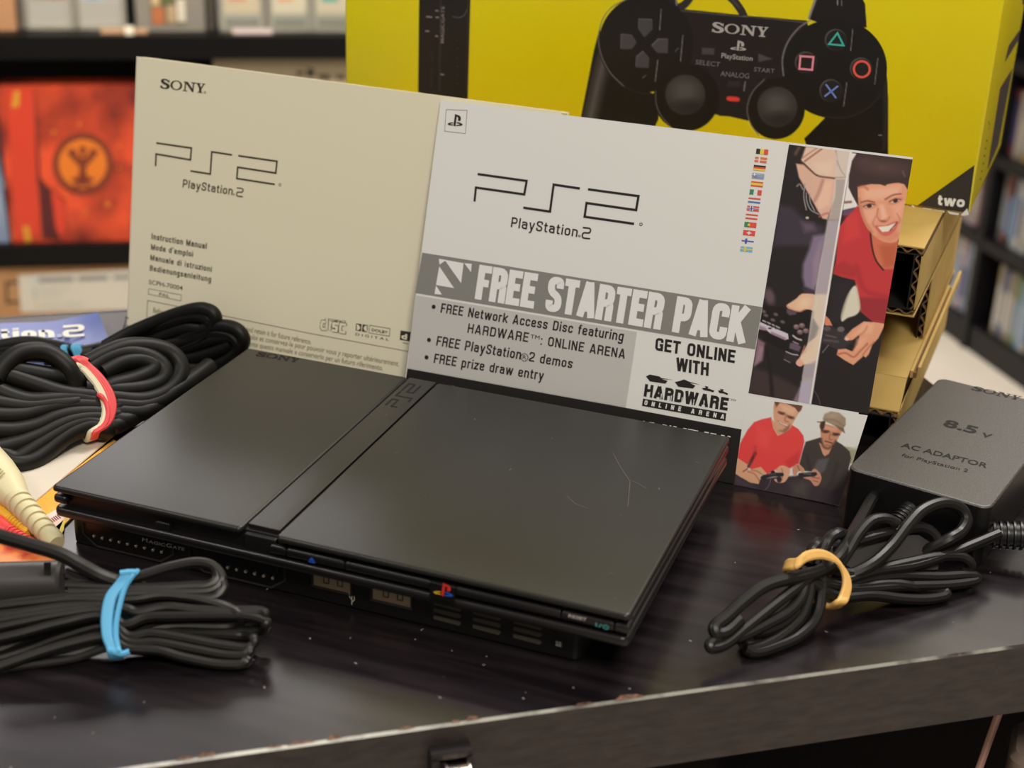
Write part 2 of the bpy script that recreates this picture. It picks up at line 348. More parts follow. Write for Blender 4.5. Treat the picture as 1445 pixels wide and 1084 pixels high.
class Canvas:
    """a printed picture: a fine grid on the sheet whose vertices carry the ink colours"""
    def __init__(s, pl, TL, TR, BR, BL, step, base, off=INK, cut=False):
        s.pl = pl; q = [pl.ab(*p) for p in (TL, TR, BR, BL)]
        nx = int(max(np.linalg.norm(q[1]-q[0]), np.linalg.norm(q[2]-q[3]))/step)+1; ny = int(max(np.linalg.norm(q[3]-q[0]), np.linalg.norm(q[2]-q[1]))/step)+1
        a, b = np.meshgrid(np.linspace(0, 1, nx+1), np.linspace(0, 1, ny+1)); a = a.ravel()[:, None]; b = b.ravel()[:, None]
        AB = (q[0]*(1-a)+q[1]*a)*(1-b)+(q[3]*(1-a)+q[2]*a)*b
        s.P = pl.p+AB[:, :1]*pl.ex+AB[:, 1:]*pl.up+pl.n*off; s.U, s.V = proj(s.P); s.nx, s.ny = nx, ny
        s.c = np.tile(np.array(base, float), (len(s.P), 1)); s.hit = np.zeros(len(s.P), bool) if cut else np.ones(len(s.P), bool)
    def mix(s, k, al, c):
        k = np.where(k)[0] if k.dtype == bool else k; al = al[:, None]; s.c[k] = s.c[k]*(1-al)+np.array(c, float)*al; s.hit[k[al[:, 0] > .02]] = True
    def dist(s, pts, k, closed):
        P = np.array(pts); n = len(P); u, v = s.U[k], s.V[k]; d = np.full(len(u), 1e9); ins = np.zeros(len(u), bool)
        for i in range(n if closed else n-1):
            a, b = P[i], P[(i+1) % n]; e = b-a; t = np.clip(((u-a[0])*e[0]+(v-a[1])*e[1])/(e@e+1e-9), 0, 1)
            d = np.minimum(d, np.hypot(u-a[0]-t*e[0], v-a[1]-t*e[1]))
            if closed and a[1] != b[1]: ins ^= ((a[1] > v) != (b[1] > v)) & (u < (b[0]-a[0])*(v-a[1])/(b[1]-a[1])+a[0])
        return np.where(ins, -d, d)
    def near(s, pts, m):
        P = np.array(pts); return np.where((s.U > P[:, 0].min()-m) & (s.U < P[:, 0].max()+m) & (s.V > P[:, 1].min()-m) & (s.V < P[:, 1].max()+m))[0]
    def poly(s, pts, c, b=1.0, a=1.0, sm=False):
        if sm: pts = catmull([(p[0], p[1]) for p in pts], 5, True)
        k = s.near(pts, b); 
        if len(k): d = s.dist(pts, k, True); s.mix(k, np.clip(.5-d/b, 0, 1)*a, c)
        return s
    def line(s, pts, w, c, b=1.0, a=1.0, sm=True):
        if sm and len(pts) > 2: pts = catmull([(p[0], p[1]) for p in pts], 5)
        k = s.near(pts, w+b)
        if len(k): d = s.dist(pts, k, False)-w/2; s.mix(k, np.clip(.5-d/b, 0, 1)*a, c)
        return s
    def ell(s, p, rx, ry, c, b=1.0, a=1.0, rot=0.0):
        k = s.near([p], max(rx, ry)+b)
        if len(k):
            x, y = s.U[k]-p[0], s.V[k]-p[1]; cr, sr = math.cos(rot), math.sin(rot); x, y = x*cr+y*sr, y*cr-x*sr
            s.mix(k, np.clip(.5+(1-np.hypot(x/rx, y/ry))*min(rx, ry)/b, 0, 1)*a, c)
        return s
    def build(s, name, parent, rough=.4, label=None):
        n = s.nx+1; i = np.arange(s.ny)[:, None]*n+np.arange(s.nx)[None, :]; f = np.stack([i, i+n, i+n+1, i+1], -1).reshape(-1, 4)
        f = f[s.hit[f].any(1)]; us = np.unique(f); re = np.zeros(len(s.P), int); re[us] = np.arange(len(us)); f = re[f]
        L = LOC[parent.name]; me = bpy.data.meshes.new(name); me.from_pydata((s.P[us]-L).tolist(), [], f.tolist()); me.update()
        pc = lambda x: np.where(x/255 <= .04045, x/255/12.92, ((x/255+.055)/1.055)**2.4)
        C = np.minimum(.92, pc(np.clip(s.c[us], 0, 255))/pc(np.array(PAPER, float))*.80)
        at = me.color_attributes.new('ink', 'FLOAT_COLOR', 'POINT'); at.data.foreach_set('color', np.hstack([C, np.ones((len(C), 1))]).ravel())
        me.materials.append(print_mat('printed_picture', rough)); o = bpy.data.objects.new(name, me); COL.objects.link(o); o.parent = parent; LOC[o.name] = L
        return setp(o, label)
# ================================================================== the setting
FLOOR = -.75
fl = MB(); fl.aab(-4.5, 4.5, -1.8, 6, FLOOR-.02, FLOOR)
o = part('floor', fl, mat('floor_tiles', lin((214, 204, 188)), .35, noise=(lin((190, 176, 158)), 2.2, (1, 1, 1), .35, .8)), smooth=False, kind='structure')
R30 = math.radians(30); E3 = np.array([math.cos(R30), math.sin(R30), 0]); B3 = np.array([-math.sin(R30), math.cos(R30), 0]); Z = np.array([0, 0, 1.0])
R54 = math.radians(-54.3); E2 = np.array([math.cos(R54), math.sin(R54), 0]); B2 = np.array([-E2[1], E2[0], 0])
WALLM = mat('wall_paint', lin((150, 140, 126)), .8)
PB = CAM+ray(100, 230)*1.95            # a point on the front of the left bookcase
PP = onz(1330, 470, FLOOR)             # foot of the right bookcase
w = MB(); w.box(PB+B3*2.6-E3*3.0+Z*(FLOOR-PB[2]), E3*4.6, B3*.03, Z*2.8)
part('wall_back', w, WALLM, smooth=False, kind='structure')
w = MB(); w.box(PP+B2*2.2-E2*2.4, E2*5.2, B2*.03, Z*2.8)
part('wall_right', w, WALLM, smooth=False, kind='structure')

# ================================================================== table
TA = math.radians(35.7); TE = np.array([math.cos(TA), math.sin(TA), 0]); TN = np.array([-math.sin(TA), math.cos(TA), 0])
T0 = np.array([.0368, -.1418, 0])
def tp(a, b, z=0.0): return T0+TE*a+TN*b+Z*z
tabm = mat('black_brown_veneer', lin((20, 16, 19)), .22, spec=.45, noise=(lin((40, 33, 36)), 26, (.6, 6, 6), .40, .75), bump=(160, .03, .0004))
# grain runs along the table: rotate the mapping
for n in tabm.node_tree.nodes:
    if n.type == 'MAPPING': n.inputs['Rotation'].default_value = (0, 0, -TA)
edgem = mat('black_brown_edge', lin((44, 37, 38)), .45, noise=(lin((66, 57, 57)), 26, (.6, 6, 14), .35, .75))
for n in edgem.node_tree.nodes:
    if n.type == 'MAPPING': n.inputs['Rotation'].default_value = (0, 0, -TA)
wearm = mat('worn_glint_edge', lin((150, 148, 140)), .3, noise=(lin((60, 52, 50)), 60, (1, 1, 1), .45, .62))  # wear, with the bevel's glint painted in as pale colour
chipm = mat('bare_chipboard', lin((120, 84, 62)), .8, noise=(lin((70, 48, 40)), 500, (1, 1, 1), .4, .6))
A0, A1, D1 = -.95, .342, .398
table = thing('table', 'black-brown veneered table with a worn front edge and painted pale glint, carrying the console', 'table', tuple(tp(-.3, .2, FLOOR)))
mb = MB(); e = .0009
mb.loft([[tp(A0, 0, -.030), tp(A1, 0, -.030), tp(A1, D1, -.030), tp(A0, D1, -.030)], [tp(A0, 0, -e), tp(A1, 0, -e), tp(A1, D1, -e), tp(A0, D1, -e)]], 1, cap=False)
mb.add([tp(A0, 0, -.030), tp(A1, 0, -.030), tp(A1, D1, -.030), tp(A0, D1, -.030)], [(3, 2, 1, 0)], 1)
mb.add([tp(A0, e, 0), tp(A1, e, 0), tp(A1, D1, 0), tp(A0, D1, 0)], [(0, 1, 2, 3)], 0)
part('tabletop', mb, [tabm, edgem], table, smooth=False)
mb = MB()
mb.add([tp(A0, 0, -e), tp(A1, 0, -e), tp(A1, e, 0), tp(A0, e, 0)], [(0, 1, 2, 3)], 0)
rnd = random.Random(4)
a = -.30
while a < .10:
    l = rnd.uniform(.003, .012); dw = rnd.uniform(.0008, .0022)
    if rnd.random() < .6: mb.add([tp(a, e*.5, .00008), tp(a+l*.5, e*.5, .00008), tp(a+l, e*.6, .00008), tp(a+l*.8, e+dw*.7, .00008), tp(a+l*.3, e+dw, .00008)], [(0, 1, 2, 3, 4)], 1)
    a += l+rnd.uniform(0, .008)
part('front_edge_band', mb, [wearm, chipm], table, smooth=False, label='worn edge of the tabletop with painted pale glint and chipped veneer')
darkm = mat('dark_carcass', lin((26, 22, 24)), .6)
for nm, q in (('side_panel', (A1-.022, A1-.004)), ('side_panel', (A0+.004, A0+.022))):
    mb = MB(); mb.box(tp(q[0], .012, FLOOR), TE*(q[1]-q[0]), TN*(D1-.02), Z*(-FLOOR-.030)); part(nm, mb, darkm, table, smooth=False)
mb = MB(); mb.box(tp(A0+.022, D1-.03, FLOOR), TE*(A1-A0-.044), TN*.018, Z*(-FLOOR-.030)); part('back_panel', mb, darkm, table, smooth=False)
mb = MB(); rnd = random.Random(21)
for k in range(70):
    a, b = rnd.uniform(-.22, .30), rnd.uniform(.004, .10); l = rnd.uniform(.00015, .0005); t = rnd.uniform(0, 6)
    mb.add([tp(a+l*math.cos(t+q)*w_, b+l*math.sin(t+q)*w_, .00006) for q, w_ in ((0, 1.6), (1.57, .6), (3.14, 1.6), (4.71, .6))], [(0, 1, 2, 3)])
part('dust', mb, mat('table_dust', lin((150, 142, 134)), .9), table, smooth=False, label='pale dust specks on the tabletop', kind='stuff')
# latch fixed under the front edge
FACE = Plane(T0, TE, Z)
lp = mat('latch_black_plastic', lin((30, 26, 28)), .35); steel = mat('polished_steel', lin((225, 215, 200)), .18, metal=1.0, bump=(300, .15, .001))
a0 = FACE.ab(604, 1060); a1 = FACE.ab(662, 1050)
mb = MB(); x0, x1, zt = a0[0], a1[0], FACE.ab(633, 1049)[1]
for (u0, u1, z0, z1, d) in ((x0, x1, zt-.0025, zt, .005), (x0, x0+.002, zt-.026, zt-.0025, .006), (x1-.002, x1, zt-.026, zt-.0025, .006), (x0+.002, x1-.002, zt-.026, zt-.0025, .001)):
    mb.box(FACE.at(u0, z0, d), TE*(u1-u0), TN*d, Z*(z1-z0))
latch = part('latch', mb, lp, table, smooth=False, label='small black latch box under the front edge')
mb = MB(); c0 = FACE.ab(621, 1065)[0]; c1 = FACE.ab(655, 1062)[0]
mb.lathe(FACE.at(c0, zt-.0092, .0075), FACE.at(c1, zt-.0092, .0075), [(0, .0062), (.09, .0062), (.10, .0055), (.90, .0055), (.91, .0062), (1, .0062)], 24)
part('roller', mb, steel, latch, label='bright steel roller of the latch')
# things under the table
cop = mat('copper_rod', lin((206, 160, 148)), .4)
q0, q1 = onpl(1409, 1008, tp(0, .045), TN), onpl(1378, 1095, tp(0, .045), TN)
dirn = (q1-q0)/np.linalg.norm(q1-q0); top = q0-dirn*((-.0325-q0[2])/-dirn[2]); foot = top+dirn*((FLOOR-top[2])/dirn[2])
mb = MB(); mb.tube([top, foot], .0016, 10); single('rod', mb, cop, 'thin copper-coloured rod leaning under the right end of the table', 'rod')
g = onpl(1440, 1060, tp(0, .03), TN)
mb = MB(); mb.loft([rrect(g[0]-.004, g[0]+.026, g[1]-.01, g[1]+.02, .006, z) for z in (FLOOR, g[2])]+[rrect(g[0]-.002, g[0]+.024, g[1]-.008, g[1]+.018, .005, g[2]+.003)])
single('stool_post', mb, mat('taupe_metal', lin((128, 112, 104)), .4), 'taupe post with a rounded top standing under the table at the right', 'post')

# ================================================================== console
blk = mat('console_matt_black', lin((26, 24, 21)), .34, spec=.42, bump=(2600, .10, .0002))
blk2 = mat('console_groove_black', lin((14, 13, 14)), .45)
ribm = mat('console_rib_black', lin((22, 20, 21)), .30)
con = thing('games_console', 'flat matt black slim games console lying on the table in front of the booklets', 'games console', (0, 0, 0))
X0, X1, Y0, Y1 = -.115, .115, -.076, .076
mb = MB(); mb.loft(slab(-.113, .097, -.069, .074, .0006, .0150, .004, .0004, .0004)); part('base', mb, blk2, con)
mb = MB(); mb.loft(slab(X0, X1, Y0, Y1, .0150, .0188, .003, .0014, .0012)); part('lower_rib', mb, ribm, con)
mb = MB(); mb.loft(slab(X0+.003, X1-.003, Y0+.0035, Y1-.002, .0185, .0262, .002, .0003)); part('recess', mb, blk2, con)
# upper rib: sides and the keys of the front
for a, b, y in ((X0, X0+.006, Y0+.0005), (X1-.006, X1, Y0+.0061)):
    mb = MB(); mb.loft(slab(a, b, y, Y1, .0205, .0240, .0016, .0013, .0013)); part('upper_rib', mb, ribm, con)
for nm, a, b in (('front_rib', -.0215, -.0150), ('eject_button', -.0147, .0085), ('front_rib', .0088, .0905), ('reset_button', .0908, .1095), ('front_rib', .1098, X1)):
    mb = MB(); mb.loft(slab(a, b, Y0+.0004, Y0+.006, .0200, .0238, .0004, .0012, .0012)); part(nm, mb, ribm, con)
mb = MB(); mb.loft(slab(-.0700, -.0640, Y0+.0012, Y0+.004, .0190, .0222, .0003, .0005)); part('cover_catch', mb, ribm, con)
# the lid in two leaves and the strip between them
mb = MB(); mb.loft(slab(X0, -.0330, Y0, Y1, .0258, .0280, .0022, .0013, .0006)); part('left_lid', mb, blk, con)
mb = MB(); mb.loft(slab(-.0190, X1, Y0, Y1, .0258, .0280, .0022, .0013, .0006)); lid = part('disc_lid', mb, blk, con)
mb = MB(); mb.loft(slab(-.0325, -.0195, Y0+.0048, Y1, .0262, .0279, .0006, .0003)); strip = part('centre_strip', mb, blk, con)
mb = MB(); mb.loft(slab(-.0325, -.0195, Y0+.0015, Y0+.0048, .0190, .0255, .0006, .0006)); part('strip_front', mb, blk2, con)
LID = Plane((0, 0, .0280), (1, 0, 0), (0, 1, 0)); LIDS = Plane((0, 0, .0279), (1, 0, 0), (0, 1, 0))
emb = mat('embossed_shade_black', lin((22, 21, 20)), .5, spec=.2)  # flat letters, the shade of the relief painted as a darker tone
z = zoom(320, 470, 12.04)
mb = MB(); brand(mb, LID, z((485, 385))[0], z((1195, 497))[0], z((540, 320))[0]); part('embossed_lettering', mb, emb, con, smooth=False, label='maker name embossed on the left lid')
LG = [[(0, 1), (.30, 1), (.30, .68), (0, .68), (0, .36)], [(.34, 0), (.50, 0), (.50, 1), (.66, 1)], [(.70, 1), (1, 1), (1, .62), (.70, .62), (.70, .22), (1, .22)]]
LG2 = [[(0, 1), (.28, 1), (.28, .63), (0, .63), (0, .27)], [(.28, 0), (.44, 0), (.44, 1), (.62, 1)], [(.66, 1), (1, 1), (1, .62), (.66, .62), (.66, .25), (1, .25)]]
mb = MB()
for l in LG2: stroke3(mb, [LIDS.at(-.0225-.0075*b, .0445+.025*a, .00008) for a, b in l], .0009, Z)
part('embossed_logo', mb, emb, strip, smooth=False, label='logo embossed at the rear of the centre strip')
# scratches and dust on the lid
rnd = random.Random(11); mb = MB()
for u, v in ((779, 619), (720, 663), (543, 549), (545, 586), (670, 592), (876, 727), (867, 845), (863, 810), (984, 653), (930, 690), (600, 700), (560, 640), (640, 545), (872, 840)):
    p = LID.px(u, v, .0001); l = rnd.uniform(.0004, .0014); a = rnd.uniform(0, 3); d = np.array([math.cos(a), math.sin(a), 0]); n = np.array([-d[1], d[0], 0])*.00022
    mb.add([p-d*l, p+n, p+d*l, p-n], [(0, 1, 2, 3)])
for pts in (((865, 640), (874, 657), (889, 680), (886, 715)), ((890, 678), (899, 682), (912, 690)), ((800, 700), (812, 712), (830, 718))):
    stroke3(mb, [LID.px(*p, .0001) for p in pts], .00018, Z)
part('dust_and_scratches', mb, mat('pale_dust', lin((98, 92, 84)), .8), lid, smooth=False, label='pale dust specks and scratches', kind='stuff')
# front: ports, sockets, vents, marks
FR = Plane((0, -.069, 0), (1, 0, 0), (0, 0, 1)); RB = Plane((0, Y0, 0), (1, 0, 0), (0, 0, 1))
pin = mat('port_pin_metal', lin((215, 205, 190)), .25, metal=.8); hole = mat('port_black', lin((8, 8, 9)), .4); ringm = mat('port_rim_black', lin((46, 42, 43)), .35)
def port(x0, x1):
    c = thing_part = None
    m = MB(); zc, h = .0066, .0048
    def ol(g): return [(x0-g, zc+h+g), (x0-g, zc-h*.2), (x0+.0055-g*.4, zc-h-g), (x1-.0055+g*.4, zc-h-g), (x1+g, zc-h*.2), (x1+g, zc+h+g)]
    O = [FR.at(a, b, .0003) for a, b in ol(.0010)]; I = [FR.at(a, b, .0003) for a, b in ol(0)]
    m.loft([O, I], 0, cap=False); m.loft([[p-FR.n*.0003 for p in O], O], 0, cap=False); m.flat([[FR.at(a, b, .00006) for a, b in ol(0)]], 1)
    p_ = part('controller_port', m, [ringm, hole], con, smooth=False)
    m = MB(); n = 9
    for k in range(n):
        x = x0+.0045+(x1-x0-.009)*k/(n-1); m.lathe(FR.at(x, zc-.001, 0), FR.at(x, zc-.001, .0009), [(0, .0006), (.8, .0006), (1, .0003)], 8)
    part('contact_pin', m, pin, p_, kind='stuff')
    m = MB()
    m.loft(slab(x0+.002, x1-.002, -.0700, -.0690, zc+.0016, zc+.0072, .0003, .0003)); part('card_slot_door', m, ribm, p_, smooth=False)
port(-.1065, -.0672); port(-.0590, -.0195)
usbm = mat('usb_pale_metal', lin((176, 158, 128)), .38, metal=.25)
for x0 in (-.0070, .0170):
    m = MB(); m.loft([[FR.at(x0-.001, .0058, .0004), FR.at(x0+.0158, .0058, .0004), FR.at(x0+.0158, .0128, .0004), FR.at(x0-.001, .0128, .0004)], [FR.at(x0, .0068, .0002), FR.at(x0+.0148, .0068, .0002), FR.at(x0+.0148, .0118, .0002), FR.at(x0, .0118, .0002)]], 0, cap=False)
    m.flat([[FR.at(x0, .0068, .0002), FR.at(x0+.0148, .0068, .0002), FR.at(x0+.0148, .0118, .0002), FR.at(x0, .0118, .0002)]], 1)
    for q in (.0042, .0098): stroke3(m, [FR.at(x0+q, .0112, .0003), FR.at(x0+q, .0088, .0003), FR.at(x0+q+.0020, .0088, .0003), FR.at(x0+q+.0020, .0112, .0003)], .0004, FR.n, 2)
    part('usb_socket', m, [ringm, usbm, hole], con, smooth=False, label='pale metal USB socket')
ventm = mat('vent_grey', lin((72, 68, 58)), .5)
for q in (.0410, .0562, .0716):
    m = MB()
    for k in range(3):
        zb = .0102-k*.0030; m.flat([[FR.at(q+.0008*k*0, zb, .0002), FR.at(q+.0100, zb-.0003, .0002), FR.at(q+.0108, zb+.0010, .0002), FR.at(q+.0100, zb+.0016, .0002), FR.at(q, zb+.0016, .0002)]])
    part('vent', m, ventm, con, smooth=False)
m = MB(); m.loft(slab(.0868, .0935, -.0694, -.0689, .0045, .0128, .0003, .0003)); ir = part('sensor_window', m, hole, con)
m = MB()
for a, b in ((0, 0), (.0011, 0), (0, .0011), (.0011, .0011)): m.flat([[FR.at(.0876+a, .0052+b, .0005), FR.at(.0885+a, .0052+b, .0005), FR.at(.0885+a, .0061+b, .0005), FR.at(.0876+a, .0061+b, .0005)]])
part('sensor_mark', m, mat('mark_grey', lin((150, 148, 144)), .5), ir, smooth=False)
m = MB(); greym = mat('front_lettering_grey', lin((206, 198, 190)), .5)
z = zoom(80, 700, 7.225)
FRT = Plane((0, -.0757, 0), (1, 0, 0), (0, 0, 1))
text(m, FR, 'M', z((890, 445))[0], z((945, 455))[0], z((893, 408))[0], 0, .01, off=.0014); text(m, FR, 'AGIC', z((955, 462))[0], z((1125, 500))[0], z((958, 432))[0], 0, .01, off=.0014)
text(m, FR, 'G', z((1135, 502))[0], z((1190, 514))[0], z((1138, 462))[0], 0, .01, off=.0014); text(m, FR, 'ATE', z((1200, 517))[0], z((1320, 542))[0], z((1203, 488))[0], 0, .01, off=.0014)
zz = .0215
def rt(b, x0, x1, z0, h): 
    v, f = glyphs(b, .01); m.add([(x0+(x1-x0)*p[0], Y0+.0002, z0+h*p[1]) for p in v], f, 0)
part('maker_mark_lettering', m, greym, con, smooth=False, label='small grey lettering under the lower rib')
m = MB(); rt('RESET', .0935, .1000, .0222, .0012); part('reset_lettering', m, greym, con, smooth=False); m = MB()
u0 = (495, 843)   # usb trident
c = FR.ab(497, 843)
for pts in ([(0, -.003), (0, .003)], [(0, -.001), (-.0010, .0003), (-.0010, .0016)], [(0, -.002), (.0010, -.0006), (.0010, .0008)]): stroke3(m, [FR.at(c[0]+a, c[1]+b, .0003) for a, b in pts], .0003, FR.n)
part('usb_symbol', m, greym, con, smooth=False)
m = MB(); mk = [mat('mark_teal', lin((60, 170, 165)), .4), mat('mark_blue', lin((40, 90, 200)), .4), mat('mark_red', lin((214, 52, 44)), .4), mat('mark_yellow', lin((215, 170, 50)), .4)]
RBF = Plane((0, Y0-.0002, 0), (1, 0, 0), (0, 0, 1))
stroke3(m, [RBF.at(.1036, .0212, 0), RBF.at(.1036, .0228, 0)], .0004, RBF.n, 0); stroke3(m, [RBF.at(.1046, .0212, 0), RBF.at(.1054, .0227, 0)], .0003, RBF.n, 0)
stroke3(m, [RBF.at(.1070+.0009*math.cos(a), .0219+.0009*math.sin(a), 0) for a in np.linspace(math.radians(130), math.radians(410), 14)], .0003, RBF.n, 0); stroke3(m, [RBF.at(.1070, .0219, 0), RBF.at(.1070, .0230, 0)], .0003, RBF.n, 0)
part('power_mark', m, mk, con, smooth=False, label='teal power mark'); m = MB()
ejc = RBF.ab(440, 791)
m.flat([[RBF.at(ejc[0]-.0013, ejc[1]-.0002, 0), RBF.at(ejc[0]+.0013, ejc[1]-.0002, 0), RBF.at(ejc[0], ejc[1]+.0014, 0)]], 1); m.flat([[RBF.at(ejc[0]-.0013, ejc[1]-.0010, 0), RBF.at(ejc[0]+.0013, ejc[1]-.0010, 0), RBF.at(ejc[0]+.0013, ejc[1]-.0005, 0), RBF.at(ejc[0]-.0013, ejc[1]-.0005, 0)]], 1)
part('eject_mark', m, mk, con, smooth=False, label='blue eject mark')
m = MB(); P1 = Plane((0, Y0-.0012, 0), (1, 0, 0), (0, 0, 1))
mm = [mk[2], mk[3], mk[0], mk[1]]
emblem(m, P1, (611, 838), (639, 845), (614, 820), (0, 1, 3), 0)
m.loft(slab(.0425, .0520, Y0-.0010, Y0+.003, .0180, .0245, .0003, .0004), 4)
part('emblem_badge', m, mm+[hole], con, smooth=False, label='little red, yellow and blue emblem on the front')

# ================================================================== leaflet
white = mat('leaflet_paper', ink(PAPER), .38, coat=.15)
LF = leaning((.1646, .0855, 0), -1.72, 17.34)
leaf = thing('leaflet', 'white landscape starter-pack leaflet with a photo strip, leaning upright behind the console', 'leaflet', (.06, .088, 0))
def line_to(pl, p, q, b):             # extend the in-plane line p->q to height b
    a, c = pl.ab(*p), pl.ab(*q); t = (b-a[1])/(c[1]-a[1]); return a+(c-a)*t
TLq, TRq, BRq = LF.ab(622, 141), LF.ab(1288, 222), LF.ab(1184, 714.5)
BRq[1] = max(BRq[1], .0004); BLq = line_to(LF, (622, 141), (573, 525), .0006)
def sheet(pl, corners, t, back, mb):
    c = np.array(corners).mean(0)
    mb.loft([[pl.at(a, b, -back-t) for a, b in corners], [pl.at(a, b, -back) for a, b in corners]])
mb = MB(); sheet(LF, [BLq, BRq, TRq, TLq], .0003, 0, mb); part('cover', mb, white, leaf, smooth=False)
mb = MB()
for k in range(4): sheet(LF, [BLq+(.001, .0008), BRq+(-.0006*k, .0010), TRq+(-.0005-.0004*k, -.0003*k), TLq+(.001, -.0003*k)], .0002, .0006+.00045*k, mb)
part('inner_pages', mb, mat('leaflet_inner_paper', ink((200, 192, 172)), .5), leaf, smooth=False)
K, DG, LGY, WH = (28, 23, 20), (122, 119, 107), (178, 172, 158), (214, 209, 195)
GRP = 2*INK
mb = MB()
poly(mb, LF, [(596, 356.5), (1075.5, 433.5), (1065.5, 493), (586.5, 413.5)], 0)
poly(mb, LF, [(586, 416.5), (899, 468.5), (883, 575), (575, 519.5)], 1)
br_ = line_to(LF, (1046.5, 606), (1036, 685), .0012); mb.flat([[LF.px(u, v, INK) for u, v in ((575, 520), (883, 575.5), (1046.5, 606))]+[LF.at(br_[0], .0005, INK), LF.at(BLq[0]+.0002, .0007, INK)]], 2)
part('colour_panels', mb, [inkm(DG), inkm(LGY), inkm(K)], leaf, smooth=False, label='grey and black printed panels')
mb = MB(); z5 = zoom(470, 350, 2.89); z2 = zoom(470, 0, 2.89); z6 = zoom(945, 350, 2.89)
for pts in ([(590, 710), (790, 738), (780, 793), (583, 765), (577, 822)], [(776, 847), (885, 863), (900, 753), (1007, 769)], [(1040, 772), (1246, 800), (1236, 857), (1034, 828), (1026, 884), (1228, 913)]): stroke(mb, LF, z2(*pts), .00108)
narrow(mb, LF, 'PlayStation', z2((724, 926))[0], z2((996, 967))[0], z2((730, 885))[0], s=.15, w=.58, r=.22, gap=.12); narrow(mb, LF, '=', z2((1012, 973))[0], z2((1048, 977))[0], z2((1019, 925))[0], s=.13, w=.75, r=.2)
c = z2((1256, 915))[0]; q = LF.px(*c, INK); stroke3(mb, [q+LF.ex*.0006*math.cos(t)+LF.up*.0006*math.sin(t) for t in np.linspace(0, 6.3, 16)], .0003, LF.n)
c = z2((1005, 963))[0]; q = LF.px(*c, INK); stroke3(mb, [q+LF.ex*.0004*math.cos(t)+LF.up*.0004*math.sin(t) for t in np.linspace(0, 6.3, 12)], .0003, LF.n)
part('logo', mb, inkm(K), leaf, smooth=False)
mb = MB(); sq = z2((462, 447), (547, 450), (540, 545), (455, 535)); stroke(mb, LF, sq, .00016, closed=True)
emblem(mb, LF, z2((466, 512))[0], z2((528, 520))[0], z2((473, 462))[0], (0, 0))
part('emblem', mb, inkm(K), leaf, smooth=False)
mb = MB(); z8 = zoom(580, 350, 8.03)
for pts in ([(318, 122), (598, 172), (570, 400), (390, 145), (325, 190)], [(322, 208), (490, 455), (285, 420)], [(605, 172), (690, 180), (682, 275)], [(285, 425), (352, 530), (268, 520)]): poly(mb, LF, z8(*pts), off=GRP)
narrow(mb, LF, 'FREE STARTER PACK', (670.5, 422), (1050, 485.5), (677.5, 373.5), s=.21, w=.52, r=.17, gap=.05, off=GRP)
part('title_lettering', mb, inkm(WH), leaf, smooth=False, label='big white condensed title on the grey band')
mb = MB()
for b in ((411, 240), (392, 375), (382, 446)):
    q = LF.px(*z5(b)[0], GRP); mb.flat([[q+LF.ex*.001*math.cos(t)+LF.up*.001*math.sin(t) for t in np.linspace(0, 6.283, 16)[:-1]]])
for t, a, b, c in (('FREE Network Access Disc featuring', (438, 263), (1183, 380), (444, 225)), ('HARDWARE', (547, 345), (795, 384), (553, 307)), (': ONLINE ARENA', (845, 394), (1190, 452), (850, 356)), ('FREE PlayStation', (420, 397), (765, 455), (427, 358)), ('2 demos', (797, 461), (975, 491), (803, 423)), ('FREE prize draw entry', (410, 468), (857, 540), (416, 430))):
    narrow(mb, LF, t, z5(a)[0], z5(b)[0], z5(c)[0], s=.155, w=.52, r=.17, gap=.10, off=GRP)
text(mb, LF, 'TM', z5((805, 368))[0], z5((842, 374))[0], z5((807, 352))[0], off=GRP)
q = LF.px(*z5((781, 446))[0], GRP); stroke3(mb, [q+LF.ex*.0017*math.cos(t)+LF.up*.0017*math.sin(t) for t in np.linspace(0, 6.3, 22)], .0003, LF.n)
text(mb, LF, 'R', z5((773, 452))[0], z5((788, 455))[0], z5((775, 436))[0], off=GRP)
part('bullet_lettering', mb, inkm(K), leaf, smooth=False, label='black bullet list on the pale grey panel')
mb = MB(); z9 = zoom(870, 460, 7.226)
narrow(mb, LF, 'GET ONLINE', z9((390, 247))[0], z9((1205, 380))[0], z9((402, 118))[0], s=.20, w=.58, r=.18, gap=.08); narrow(mb, LF, 'WITH', z9((606, 455))[0], z9((938, 512))[0], z9((612, 320))[0], s=.20, w=.58, gap=.08)
narrow(mb, LF, 'HARDWARE', z9((275, 718))[0], z9((1130, 866))[0], z9((292, 590))[0], s=.24, w=.66, r=.18, gap=.09)
for pts in ([(300, 515), (340, 495), (440, 515), (455, 530), (580, 552), (455, 540), (520, 560), (500, 590), (340, 565)], [(595, 572), (650, 560), (690, 545), (740, 568), (860, 602), (750, 582), (805, 610), (780, 640), (630, 620)], [(870, 635), (910, 630), (900, 612), (940, 620), (930, 635), (1000, 660), (985, 678), (960, 668), (890, 655)], [(1035, 660), (1070, 655), (1050, 640), (1095, 648), (1085, 665), (1140, 690), (1130, 705), (1095, 690), (1050, 685)]): poly(mb, LF, z9(*pts))
poly(mb, LF, z9((270, 740), (1120, 890), (1110, 970), (260, 815)))
text(mb, LF, 'TM', z9((1160, 762))[0], z9((1212, 770))[0], z9((1163, 742))[0])
narrow(mb, LF, 'O N L I N E   A R E N A', z9((282, 803))[0], z9((1095, 950))[0], z9((291, 757))[0], 1, s=.22, w=.62, r=.18, gap=.25, off=GRP)
for x in (.07, .21, .33, .46, .60, .72, .84): # stencil gaps
    o_, x_, y_ = quad(LF, z9((275, 718))[0], z9((1130, 866))[0], z9((292, 590))[0], GRP)
    mb.flat([[o_+x_*a+y_*b for a, b in ((x-.004, -.05), (x+.006, -.05), (x+.006, .45), (x-.004, .45))]], 1)
